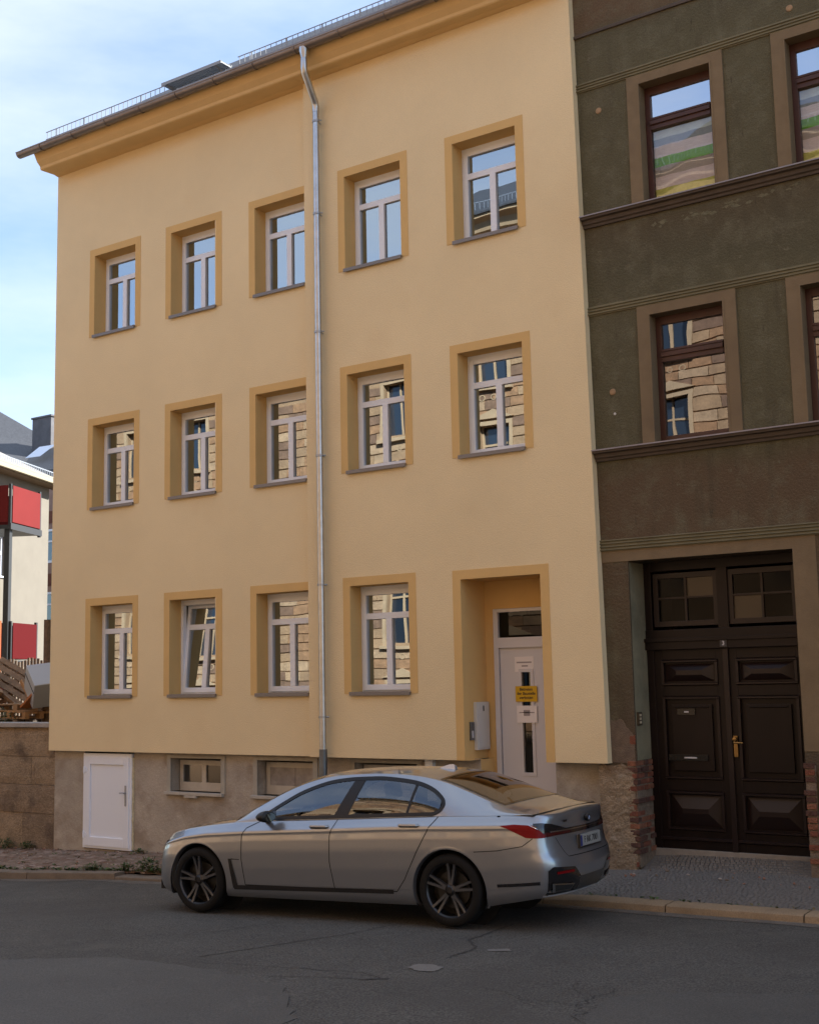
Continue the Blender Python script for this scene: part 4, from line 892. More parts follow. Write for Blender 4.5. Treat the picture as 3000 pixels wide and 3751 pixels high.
def ribbon(pts, w, off, m, name, parent, sign=1, n=10, th=False):
    P = []
    for i in range(len(pts) - 1):
        for k in range(n): t = k / n; P.append((pts[i][0] * (1 - t) + pts[i + 1][0] * t, pts[i][1] * (1 - t) + pts[i + 1][1] * t))
    P.append(pts[-1]); b = MB(); vs = []
    for i, p in enumerate(P):
        a = P[max(0, i - 1)]; c = P[min(len(P) - 1, i + 1)]; dx, dz = c[0] - a[0], c[1] - a[1]; l_ = math.hypot(dx, dz) or 1
        for sg_ in (-1, 1): vs.append(sd_pt(p[0] - dz / l_ * sg_ * w / 2, p[1] + dx / l_ * sg_ * w / 2, off, sign))
    b.add(vs, [(2 * i, 2 * i + 1, 2 * i + 3, 2 * i + 2) for i in range(len(P) - 1)]); return sub(b.build(name, m), parent)
for sg_ in (1, -1):
    for ln in (DF, DM, DR): ribbon(ln, .009, .0018, M_gap, 'door_gap', body, sg_)
    ribbon([(2.535, .325), (1.36, .325), (.60, .325)], .010, .0018, M_gap, 'door_gap', body, sg_)
    # black L-shaped side blade and lower strip
    b = MB()
    def patch(b, quad, off, nu=12, nv=3, sgn=1, edge=True):
        """quad of (x,z) corners A,B,C,D on the car side, slightly raised"""
        vs = []
        for j in range(nv + 1):
            for i in range(nu + 1):
                u_, v_ = i / nu, j / nv; x = (quad[0][0] * (1 - u_) + quad[1][0] * u_) * (1 - v_) + (quad[3][0] * (1 - u_) + quad[2][0] * u_) * v_
                z = (quad[0][1] * (1 - u_) + quad[1][1] * u_) * (1 - v_) + (quad[3][1] * (1 - u_) + quad[2][1] * u_) * v_
                vs.append(sd_pt(x, z, off, sgn))
        b.add(vs, [(j * (nu + 1) + i, j * (nu + 1) + i + 1, (j + 1) * (nu + 1) + i + 1, (j + 1) * (nu + 1) + i) for j in range(nv) for i in range(nu)])
        return b
    patch(b, [(2.758, .60), (2.715, .60), (2.640, .31), (2.705, .285)], .004, 3, 8, sg_)
    patch(b, [(2.705, .318), (.64, .342), (.64, .300), (2.69, .272)], .005, 50, 3, sg_)
    patch(b, [(2.715, .603), (2.60, .597), (2.60, .590), (2.715, .592)], .003, 5, 1, sg_)
    sub(b.build('side_blade', M_black, smooth=True), car)
    ribbon([(-.53, .415), (-.95, .438)], .030, .004, M_gloss, 'bumper_strip', body, sg_)
    ribbon([(-.30, .735), (-.55, .75), (-.80, .79), (-.90, .86)], .008, .0018, M_gap, 'bumper_gap', body, sg_)
    ribbon([(-.525, .33), (-.80, .33)], .004, .0018, M_gap, 'crease', body, sg_) if False else None
    # arch lip and liner
    for ax in AX:
        b = MB(); vs = []; n = 44
        for k in range(n + 1):
            t = radians(-28) + radians(236) * k / n; ca, sa_ = cos(t), sin(t)
            for r, oy in ((AR - .016, -.05), (AR - .006, .001), (AR + .004, .0025), (AR + .022, .001)):
                x = ax + r * ca; z = max(.19, AZ + r * sa_); p = sd_pt(x, max(zb(x) + .001, z), oy, sg_); p.z = z; vs.append(p)
        b.add(vs, [(k * 4 + j, k * 4 + j + 1, (k + 1) * 4 + j + 1, (k + 1) * 4 + j) for k in range(n) for j in range(3)])
        sub(b.build('arch_lip', M_paint, smooth=True), body)
        b = MB(); vs = []
        for k in range(n + 1):
            t = radians(-24) + radians(228) * k / n
            for yy in (.56, .905): vs.append((ax + (AR - .004) * cos(t), sg_ * yy, max(.19, AZ + (AR - .004) * sin(t))))
        b.add(vs, [(2 * k, 2 * k + 1, 2 * k + 3, 2 * k + 2) for k in range(n)])
        b.add([(ax + (AR) * cos(2 * pi * k / 24), sg_ * .56, AZ + AR * sin(2 * pi * k / 24)) for k in range(24)], [tuple(range(24))])
        sub(b.build('wheel_well', M_under), body)
b = MB(); b.box(.44, 2.76, -.86, .86, .20, .27); b.box(-.98, -.44, -.74, .74, .315, .36); b.box(3.65, 3.98, -.66, .66, .20, .30); b.box(-.44, .44, -.56, .56, .22, .30); b.box(2.76, 3.65, -.56, .56, .2, .3)
sub(b.build('underbody', M_under), body)

# ---- greenhouse
RAIL = [(2.74, .815, .985), (2.44, .745, 1.150), (2.08, .675, 1.318), (1.79, .64, 1.412), (1.51, .622, 1.462), (1.14, .615, 1.482), (.8, .618, 1.480), (.45, .628, 1.452), (.15, .645, 1.392), (-.12, .665, 1.300), (-.42, .695, 1.190), (-.68, .735, 1.120), (-.90, .78, 1.085)]
CEN = [(3.02, 1.015), (2.72, 1.150), (2.34, 1.320), (1.98, 1.440), (1.62, 1.500), (1.14, 1.518), (.8, 1.514), (.42, 1.492), (.08, 1.442), (-.22, 1.355), (-.54, 1.238), (-.80, 1.148), (-1.0, 1.112)]
def cm1(P, t):
    t = max(0, min(len(P) - 1 - 1e-6, t)); i = int(t); u_ = t - i; g = lambda k: np.array(P[max(0, min(len(P) - 1, k))], float)
    a, b_, c, d = g(i - 1), g(i), g(i + 1), g(i + 2)
    if i == 0: a = 2 * b_ - c
    if i == len(P) - 2: d = 2 * c - b_
    return 0.5 * ((2 * b_) + (c - a) * u_ + (2 * a - 5 * b_ + 4 * c - d) * u_ ** 2 + (3 * b_ - a - 3 * c + d) * u_ ** 3)
RT = np.linspace(0, 12, 121); RPts = np.array([cm1(RAIL, t) for t in RT])
def rail_x(x): return (float(np.interp(-x, -RPts[:, 0], RPts[:, 1])), float(np.interp(-x, -RPts[:, 0], RPts[:, 2])))
def side_gh(x, z, off=0.0, sign=1):
    yr, zr_ = rail_x(x); e = bp(s_of_x(x, 1), 2.0); zl, yl = e.z, e.y
    t = (z - zl) / max(.004, (zr_ - zl)); t = max(0, min(1, t)); y = yl + (yr - yl) * t + .016 * sin(pi * t)
    return Vector((x, sign * (y + off), z + off * .35))
UP = [(2.36, 1.035), (2.31, 1.085), (2.07, 1.225), (1.88, 1.318), (1.59, 1.408), (1.32, 1.445), (1.05, 1.455), (.83, 1.452), (.48, 1.412), (.26, 1.345), (.12, 1.258), (.075, 1.195), (.085, 1.14), (.13, 1.095), (.19, 1.072)]
LOWER = [(.19, 1.071), (.78, 1.054), (1.39, 1.034), (2.12, 1.014), (2.36, 1.012)]
def dlo_outline(k):
    """closed outline inset by k, matched indices"""
    P = [Vector((p[0], p[1])) for p in [tuple(cm1(UP, t)) for t in np.linspace(0, len(UP) - 1, 85)] + [tuple(cm1(LOWER, t)) for t in np.linspace(0.02, len(LOWER) - 1.02, 40)]]
    n = len(P); R = []
    for i in range(n):
        d = (P[(i + 1) % n] - P[i - 1]); d.normalize(); nrm = Vector((d.y, -d.x)); R.append(P[i] - nrm * k)
    return R
def inside(p, poly):
    c = False; n = len(poly)
    for i in range(n):
        a, b_ = poly[i], poly[i - 1]
        if (a.y > p[1]) != (b_.y > p[1]) and p[0] < (b_.x - a.x) * (p[1] - a.y) / (b_.y - a.y) + a.x: c = not c
    return c
O0, Om, Oi = dlo_outline(0), dlo_outline(.018), dlo_outline(.036)
if not inside((1.0, 1.2), Oi) or abs(Oi[10].y) > abs(O0[10].y): O0, Om, Oi = dlo_outline(0), dlo_outline(-.018), dlo_outline(-.036)
for sg_ in (1, -1):
    b = MB(); xs_ = np.concatenate([np.linspace(2.735, -.895, 170)]); nt_ = 22; vs = []
    for x in xs_:
        yr, zr_ = rail_x(x); e = bp(s_of_x(x, 1), 2.0)
        for k in range(nt_ + 1): vs.append(side_gh(x, e.z + (zr_ - e.z) * k / nt_, 0, sg_))
    fs = []
    for i in range(len(xs_) - 1):
        for k in range(nt_):
            q = (i * (nt_ + 1) + k, i * (nt_ + 1) + k + 1, (i + 1) * (nt_ + 1) + k + 1, (i + 1) * (nt_ + 1) + k); c = sum((vs[a] for a in q), Vector()) / 4
            if not inside((c.x, c.z), Om): fs.append(q)
    b.add(vs, fs); sub(b.build('side_pillar_panel', M_paint, smooth=True), body)
    n = len(O0); b = MB(); vs = []
    for A_, offk in ((O0, .001), (O0, .006), (Oi, .006), (Oi, -.012)): vs += [side_gh(p.x, p.y, offk, sg_) for p in A_]
    b.add(vs, [(r * n + i, r * n + (i + 1) % n, (r + 1) * n + (i + 1) % n, (r + 1) * n + i) for r in range(3) for i in range(n)])
    sub(b.build('window_frame', M_pillar, smooth=True), car)
    # panes and pillars
    zu = lambda x: float(np.interp(x, [p.x for p in sorted(Oi[:68], key=lambda p: p.x)], [p.y for p in sorted(Oi[:68], key=lambda p: p.x)]))
    zl_ = lambda x: float(np.interp(x, [p[0] for p in LOWER], [p[1] for p in LOWER])) + .034
    def pane(tl, bl, tr, br, name, m, off, parent):
        b = MB(); nu, nv = 24, 8; vs = []
        for i in range(nu + 1):
            u_ = i / nu
            for k in range(nv + 1):
                v_ = k / nv; xb_, xt_ = bl + (br - bl) * u_, tl + (tr - tl) * u_; x = xb_ + (xt_ - xb_) * v_
                x = max(.125, min(2.318, x)); a, c = zl_(x) - .004, zu(x) + .004
                if c < a: c = a
                vs.append(side_gh(x, a + (c - a) * v_, off, sg_))
        b.add(vs, [(i * (nv + 1) + k, i * (nv + 1) + k + 1, (i + 1) * (nv + 1) + k + 1, (i + 1) * (nv + 1) + k) for i in range(nu) for k in range(nv)])
        return sub(b.build(name, m, smooth=True), parent)
    sfx = 'L' if sg_ > 0 else 'R'
    pane(2.318, 2.318, 1.235, 1.40, 'side_window', M_carglass, .000, doors['front_door' + sfx])
    pane(1.235, 1.40, 1.10, 1.225, 'pillar_cover', M_pillar, .003, car)
    pane(1.10, 1.225, .462, .512, 'side_window', M_carglass, .000, doors['rear_door' + sfx])
    pane(.466, .516, .436, .486, 'pillar_cover', M_pillar, .003, car)
    pane(.44, .49, .125, .125, 'side_window', M_carglass, .000, doors['rear_door' + sfx])
    # handle
    for xh, zh_, dk in ((1.55, .958, 'front_door'), (.44, .983, 'rear_door')):
        c = sd_pt(xh, zh_, 0, sg_); b = MB()
        b.tube([c + Vector((-.125, sg_ * .002, 0)), c + Vector((-.10, sg_ * .026, 0)), c + Vector((.10, sg_ * .026, 0)), c + Vector((.125, sg_ * .002, 0))], [.010, .015, .015, .010], 8)
        h = sub(b.build('handle', M_paint, smooth=True), doors[dk + sfx])
        patch(bb_ := MB(), [(xh - .115, zh_ + .012), (xh + .115, zh_ + .012), (xh + .105, zh_ - .022), (xh - .105, zh_ - .022)], .0016, 8, 3, sg_); sub(bb_.build('handle_recess', M_under), h)
        b = MB(); b.tube([c + Vector((-.10, sg_ * .030, .013)), c + Vector((.10, sg_ * .030, .013))], .003, 6); sub(b.build('handle_chrome', M_chrome), h)
    # mirror
    b = MB(); c = Vector((2.20, sg_ * .995, 1.055)); pr = []
    for k, (dx, ry, rz_) in enumerate([(-.06, .070, .058), (-.045, .084, .068), (0, .084, .066), (.04, .070, .054), (.065, .045, .035), (.078, .01, .01)]):
        for t in range(16): a = 2 * pi * t / 16; pr.append((c.x + dx + .03 * cos(a), c.y + ry * cos(a), c.z + rz_ * sin(a) * (1.0 if sin(a) > 0 else .85)))
    b.add(pr, [(k * 16 + t, k * 16 + (t + 1) % 16, (k + 1) * 16 + (t + 1) % 16, (k + 1) * 16 + t) for k in range(5) for t in range(16)] + [tuple(range(16)), tuple(range(80, 96))])
    b.tube([(2.27, sg_ * .87, 1.005), (2.22, sg_ * .95, 1.02)], [.030, .022], 8)
    mr_ = sub(b.build('wing_mirror', M_pillar, smooth=True), car)
    sub(MB().add([(c.x - .068 + .028 * cos(a), c.y + .060 * cos(a), c.z + .046 * sin(a)) for a in [2 * pi * t / 16 for t in range(16)]], [tuple(range(16))]).build('mirror_glass', glass('mirror', (.02, .02, .02), .04) if 'mirror' not in MATS else MATS['mirror']), mr_)
    sub(MB().add([tuple(side_gh(x, z, .007, sg_)) for x, z in ((2.37, 1.015), (2.37, 1.04), (2.20, 1.14), (2.16, 1.02))], [(0, 1, 2, 3)]).build('mirror_base', M_gloss), mr_)
# centre surfaces
TS = np.linspace(0, 12, 110); NW = 16; vs = []
for t in TS:
    r = cm1(RAIL, t); c = cm1(CEN, t)
    for k in range(-NW, NW + 1):
        w = 1 - abs(k) / NW; q = 1 - (1 - w) ** 2.1
        vs.append(Vector((r[0] + (c[0] - r[0]) * q, (1 if k >= 0 else -1) * r[1] * (1 - w), r[2] + (c[1] - r[2]) * q)))
row = 2 * NW + 1; paint, wind, back_ = [], [], []
for i in range(len(TS) - 1):
    tm = (TS[i] + TS[i + 1]) / 2
    for k in range(row - 1):
        q = (i * row + k, i * row + k + 1, (i + 1) * row + k + 1, (i + 1) * row + k); kk = abs(k + .5 - NW) / NW
        if tm < 3.35 and kk < .93 - (.0 if tm > .2 else 0): wind.append(q)
        elif 7.75 < tm < 10.35 and kk < .93: back_.append(q)
        else: paint.append(q)
sub(MB().add(vs, paint).build('roof', M_paint, smooth=True), body)
ws = sub(MB().add([v + Vector((0, 0, .001)) for v in vs], wind).build('windscreen', M_carglass, smooth=True), car)
rw_ = sub(MB().add([v + Vector((0, 0, .001)) for v in vs], back_).build('rear_window', glass('rear_glass', (.16, .15, .13), .22, (.95, .95, 1)), smooth=True), car)
# black border of the rear window
b = MB()
def gh(t, k, dz=.004):
    r = cm1(RAIL, t); c = cm1(CEN, t); w = 1 - abs(k); q = 1 - (1 - w) ** 2.1
    return Vector((r[0] + (c[0] - r[0]) * q, (1 if k >= 0 else -1) * r[1] * (1 - w), r[2] + (c[1] - r[2]) * q + dz))
def border(t0, t1, kw, wt, wk):
    b = MB(); out_, in_ = [], []
    for tt in np.linspace(t0, t1, 20): out_.append(gh(tt, kw)); in_.append(gh(min(max(tt, t0 + wt), t1 - wt), kw - wk))
    for kk in np.linspace(kw, -kw, 20)[1:]: out_.append(gh(t1, kk)); in_.append(gh(t1 - wt, max(-kw + wk, min(kw - wk, kk))))
    for tt in np.linspace(t1, t0, 20)[1:]: out_.append(gh(tt, -kw)); in_.append(gh(min(max(tt, t0 + wt), t1 - wt), -kw + wk))
    for kk in np.linspace(-kw, kw, 20)[1:-1]: out_.append(gh(t0, kk)); in_.append(gh(t0 + wt, max(-kw + wk, min(kw - wk, kk))))
    n = len(out_); b.add(out_ + in_, [(i, (i + 1) % n, n + (i + 1) % n, n + i) for i in range(n)]); return b
sub(border(7.72, 10.40, .945, .12, .045).build('glass_border', M_gloss, smooth=True), rw_)
sub(border(.05, 3.38, .945, .10, .035).build('glass_border', M_gloss, smooth=True), ws)
# shark-fin aerial
b = MB(); vs = []; P = [(.56, .0), (.50, .03), (.44, .052), (.39, .058), (.365, .04), (.355, .0)]
for sy, k in ((1, 1), (-1, 1)):
    for x, h in P: vs.append((x, sy * (.034 - .45 * h), 1.487 + (x - .45) * .08 + h))
b.add(vs, [(i, i + 1, 7 + i, 6 + i) for i in range(5)] + [tuple(range(6)), tuple(range(6, 12))[::-1]])
sub(b.build('aerial_fin', mat('fin_silver', (.55, .56, .58), .3, metal=.6), smooth=True), car)
# interior
b = MB(); b.box(.2, 2.6, -.78, .78, .30, .36); b.box(2.3, 2.75, -.74, .74, .62, .97); b.box(-.45, .15, -.70, .70, .80, 1.06)
interior = sub(b.build('interior', mat('cabin_black', (.02, .018, .017), .7)), car)
for x, yy in ((1.55, .38), (1.55, -.38), (.45, .38), (.45, -.38)):
    b = MB(); b.box(x, x + .5, yy - .25, yy + .25, .45, .60); b.obox((x - .06, yy, .86), ((.97, 0, -.24), (0, 1, 0), (.24, 0, .97)), (.06, .24, .31)); b.obox((x - .15, yy, 1.24), ((.97, 0, -.24), (0, 1, 0), (.24, 0, .97)), (.045, .13, .09))
    sub(b.build('seat', M_leather, bevel=.03, smooth=True), car)
sw = MB(); sw.tube([(2.08 + .0 * k, .38 + .18 * cos(2 * pi * k / 20), .93 + .18 * sin(2 * pi * k / 20)) for k in range(21)], .014, 6, caps=False); sub(sw.build('steering_wheel', M_black, smooth=True), interior)
# ---- rear: lamps, band, plate, bumper inserts
def zpatch(b, S0, S1, zlo, zhi, off, nu=30, nv=4, mi=None):
    vs = []
    for i in range(nu + 1):
        s = S0 + (S1 - S0) * i / nu
        for k in range(nv + 1): z = zlo(s) + (zhi(s) - zlo(s)) * k / nv; vs.append(bpz(s, z, off))
    b.add(vs, [(i * (nv + 1) + k, i * (nv + 1) + k + 1, (i + 1) * (nv + 1) + k + 1, (i + 1) * (nv + 1) + k) for i in range(nu) for k in range(nv)], mi)
    return b
M_red = mat('lamp_red', (0.19, 0.004, 0.006), .3, coat=0, spec=.15); M_redd = mat('lamp_dark_red', (0.06, 0.006, 0.006), .15, coat=.5)
btop = lambda s: ip(abs(s), [0, .45, .68, .84, 1.3], [.925, .930, .985, 1.003, 1.0])
sub(zpatch(MB(), -.93, .93, lambda s: .872 + .0 * s, btop, .003, 60, 5).build('rear_light_band', M_gloss, smooth=True), car)
for sg_ in (1, -1):
    lo = lambda s: ip(abs(s), [.80, .90, 1.0, 1.18, 1.26], [.862, .862, .868, .955, .985]); hi = lambda s: ip(abs(s), [.80, .86, .93, 1.12, 1.26], [.885, .935, .985, .998, .988])
    tl = sub(zpatch(MB(), sg_ * .80, sg_ * 1.26, lo, hi, .010, 24, 4).build('tail_light', M_red, smooth=True), car)
    sub(zpatch(MB(), sg_ * .36, sg_ * .82, lambda s: ip(abs(s), [.36, .82], [.884, .864]), lambda s: ip(abs(s), [.36, .82], [.902, .908]), .006, 16, 2).build('lamp_strip', M_redd, smooth=True), tl)
    sub(zpatch(MB(), sg_ * .86, sg_ * .98, lambda s: ip(abs(s), [.86, .98], [.936, .990]), lambda s: ip(abs(s), [.86, .98], [.944, .996]), .0115, 6, 1).build('lamp_edge', M_chrome), tl)
    # bumper insert
    ins = sub(zpatch(MB(), sg_ * .30, sg_ * .80, lambda s: .315, lambda s: ip(abs(s), [.30, .42, .74, .80], [.455, .56, .585, .55]), .004, 20, 4).build('bumper_insert', M_gloss, smooth=True), car)
    sub(zpatch(MB(), sg_ * .44, sg_ * .70, lambda s: .512, lambda s: .535, .010, 8, 1).build('reflector', M_red), ins)
    ex = MB(); vs = []
    for (ss, z) in ((.42, .40), (.76, .43), (.74, .335), (.46, .335)):
        vs.append(bpz(sg_ * ss, z, .022))
    for (ss, z) in ((.45, .39), (.73, .415), (.715, .35), (.48, .35)): vs.append(bpz(sg_ * ss, z, .024))
    for (ss, z) in ((.45, .39), (.73, .415), (.715, .35), (.48, .35)): vs.append(bpz(sg_ * ss, z, -.06))
    ex.add(vs, [(0, 1, 5, 4), (1, 2, 6, 5), (2, 3, 7, 6), (3, 0, 4, 7)]); ex.add(vs[4:], [(0, 1, 5, 4), (1, 2, 6, 5), (2, 3, 7, 6), (3, 0, 4, 7), (4, 5, 6, 7)]); 
    e_ = sub(ex.build('exhaust', M_chrome), ins); sub(MB().add(vs[4:8], [(0, 1, 2, 3)]).build('exhaust_opening', M_under), e_)
sub(zpatch(MB(), -.72, .72, lambda s: .905, lambda s: .916, .008, 40, 1).build('chrome_strip', M_chrome, smooth=True), car)
sub(zpatch(MB(), -.34, .34, lambda s: .305, lambda s: .455, .003, 20, 3).build('diffuser', mat('diffuser_grey', (.05, .048, .046), .4), smooth=True), car)
sub(zpatch(MB(), -.86, .86, lambda s: .300, lambda s: .318, .012, 40, 1).build('bumper_trim', mat('trim_silver', (.42, .43, .45), .35), smooth=True), car)
b = MB(); zpatch(b, -.50, .50, lambda s: .660, lambda s: .668, .0015, 30, 1); 
for sg_ in (1, -1):
    vs = [bpz(sg_ * (.50 + .14 * k / 8), .664 + .19 * k / 8, .0015) for k in range(9)] + [bpz(sg_ * (.508 + .14 * k / 8), .664 + .19 * k / 8, .0015) for k in range(9)]
    b.add(vs, [(k, k + 1, 10 + k, 9 + k) for k in range(8)])
sub(b.build('boot_gap', M_gap), body)
xp = -1.148
pl = sub(MB().box(xp - .006, xp + .03, -.262, .262, .728, .842).build('number_plate', mat('plate_white', (.30, .30, .28), .45), bevel=.004), car)
sub(MB().box(xp - .008, xp - .0062, .216, .258, .733, .837).build('plate_band', mat('plate_blue', (.01, .02, .16), .45)), pl)
sub(MB().box(xp - .0065, xp + .025, -.268, .268, .715, .728).box(xp - .0065, xp + .02, -.268, -.262, .728, .848).box(xp - .0065, xp + .02, .262, .268, .728, .848).build('plate_holder', M_black), pl)
t_ = text_obj('lettering', 'F RK 7001', .088, (xp - .0075, -.02, .785), (pi / 2, 0, -pi / 2), M_ink, None, bold=.001); t_.parent = pl
b = MB(); b.add([(xp - .002, .036 * cos(2 * pi * k / 20), .990 + .036 * sin(2 * pi * k / 20)) for k in range(20)] + [(xp + .03, .036 * cos(2 * pi * k / 20), .990 + .036 * sin(2 * pi * k / 20)) for k in range(20)], [tuple(range(20))] + [(k, (k + 1) % 20, 20 + (k + 1) % 20, 20 + k) for k in range(20)])
em = sub(b.build('emblem', M_black), car); b = MB()
for q0, mi in ((0, 0), (1, 1), (2, 0), (3, 1)): b.add([(xp - .0035, 0, .990)] + [(xp - .0035, .021 * cos(pi / 2 * q0 + pi / 2 * k / 5), .990 + .021 * sin(pi / 2 * q0 + pi / 2 * k / 5)) for k in range(6)], [tuple(range(7))], mi)
sub(b.build('emblem_quarters', [mat('em_blue', (.02, .12, .40), .3), mat('em_white', (.7, .7, .7), .3)]), em)
p_ = bpz(.45, 1.0, .003); sub(MB().box(p_.x - .003, p_.x + .004, .41, .48, .988, 1.008).build('badge', M_black), car)
# ---- front lamps, kidney sides
M_lens = glass('lamp_lens', (.75, .8, .85), .12)
for sg_ in (1, -1):
    q0, q1, q2, q3 = s_of_x(3.70), s_of_x(3.985), s_of_x(4.045), TOT - .10
    hl = sub(zpatch(MB(), sg_ * q0, sg_ * q1, lambda s: ip(abs(s), [q0, q0 + .06, q1], [.768, .735, .655]), lambda s: ip(abs(s), [q0, q1], [.790, .735]), .004, 14, 3).build('headlight', M_gloss, smooth=True), car)
    sub(zpatch(MB(), sg_ * (q0 + .05), sg_ * q1, lambda s: ip(abs(s), [q0 + .05, q1], [.758, .700]), lambda s: ip(abs(s), [q0 + .05, q1], [.774, .722]), .008, 8, 1).build('light_strip', mat('lamp_silver', (.8, .82, .85), .12, metal=.9)), hl)
    sub(zpatch(MB(), sg_ * q2, sg_ * q3, lambda s: .27, lambda s: ip(abs(s), [q2, q3], [.42, .46]), .004, 8, 3).build('front_intake', M_gloss, smooth=True), car)
sub(zpatch(MB(), TOT - .32, TOT - .02, lambda s: .45, lambda s: .66, .006, 8, 4).build('grille', M_gloss, smooth=True), car)
# ---- wheels
def wheel(ax, sgn, spin):
    w = bpy.data.objects.new('wheel', None); 
    Y = sgn * .925; iy = -sgn
    b = MB(); b.lathe([(.266, .0), (.272, -.004), (.300, -.012 + .006), (.330, .0), (.347, .015), (.355, .04), (.3555, .12), (.355, .20), (.345, .228), (.30, .238), (.266, .232), (.266, 0)], 56, 'y')
    ty = b
    for i, v in enumerate(ty.v): ty.v[i] = (v[0] + ax, Y + iy * v[1] * 1.0, v[2] + .355)
    wh = sub(ty.build('wheel', M_rubber, smooth=True), car)
    b = MB(); b.lathe([(.252, .02), (.268, .004), (.270, .0), (.270, .012), (.258, .03), (.250, .10), (.252, .20), (.23, .20)], 56, 'y')
    b.lathe([(0, .012), (.03, .012), (.034, .018), (.06, .03), (.066, .06), (0, .07)], 24, 'y')
    for i, v in enumerate(b.v): b.v[i] = (v[0] + ax, Y + iy * v[1], v[2] + .355)
    rim = sub(b.build('rim', M_rim, smooth=True), wh)
    for k in range(5):
        b = MB()
        for dlt in (-1, 1):
            a0 = spin + 2 * pi * k / 5 + dlt * .16; a1 = spin + 2 * pi * k / 5 + dlt * .15; P0 = Vector((cos(a0) * .055, 0, sin(a0) * .055)); P1 = Vector((cos(a1) * .262, 0, sin(a1) * .262)); d = (P1 - P0).normalized(); nrm = Vector((-d.z, 0, d.x))
            w0, w1 = .019, .016; vs = []
            for P, ww, yy, dep in ((P0, w0, .020, .045), ((P0 + P1) / 2, w0 * .9, .024, .03), (P1, w1, .008, .025)):
                for sx, dy in ((-1, dep), (-.75, 0), (.75, 0), (1, dep)): q = P + nrm * ww * sx; vs.append((ax + q.x, Y + iy * (yy + dy), .355 + q.z))
            b.add(vs, [(r * 4 + j, r * 4 + j + 1, (r + 1) * 4 + j + 1, (r + 1) * 4 + j) for r in range(2) for j in range(3)])
        sub(b.build('spoke', M_rimf, smooth=True), wh)
    b = MB(); b.lathe([(.07, .10), (.185, .10), (.185, .125), (.07, .125)], 40, 'y')
    for i, v in enumerate(b.v): b.v[i] = (v[0] + ax, Y + iy * v[1], v[2] + .355)
    sub(b.build('brake_disc', M_disc, smooth=True), wh)
    b = MB(); b.lathe([(.0, .15), (.262, .15), (.262, .16)], 40, 'y')
    for i, v in enumerate(b.v): b.v[i] = (v[0] + ax, Y + iy * v[1], v[2] + .355)
    sub(b.build('wheel_back', M_under), wh)
    bpy.data.objects.remove(w)
for ax, sp in ((0.0, pi / 2 + .1), (3.21, pi / 2 - .12)):
    for sg_ in (1, -1): wheel(ax, sg_, sp)

# ================================================================== sandstone houses across the street (seen mirrored in the glass; light comes back from them)
M_sand = mat('sandstone', (0.35, 0.225, 0.125), .9, var=.2, vscale=1.5, bump=.15, bscale=12, fine=.12, fscale=25, dirt=[((.26, .165, .095), 1.3, .50, .68, .9)])
M_sandl = mat('sandstone_trim', (0.42, 0.30, 0.18), .88, var=.12, vscale=3, fine=.08)
M_blueglass = mat('street_window_glass', (0.02, 0.03, 0.045), .08, spec=1.0)
M_slate = mat('slate', (0.045, 0.048, 0.055), .55, var=.25, vscale=8, bump=.1, bscale=14)
M_sandb = mat('sandstone_rust', (0.31, 0.175, 0.09), .9, var=.25, vscale=5, fine=.15, fscale=25); M_sandc = mat('sandstone_pale', (0.40, 0.27, 0.16), .9, var=.2, vscale=5, fine=.15, fscale=25); M_sandd = mat('sandstone_sooty', (0.20, 0.12, 0.075), .9, var=.25, vscale=5, fine=.15, fscale=25)
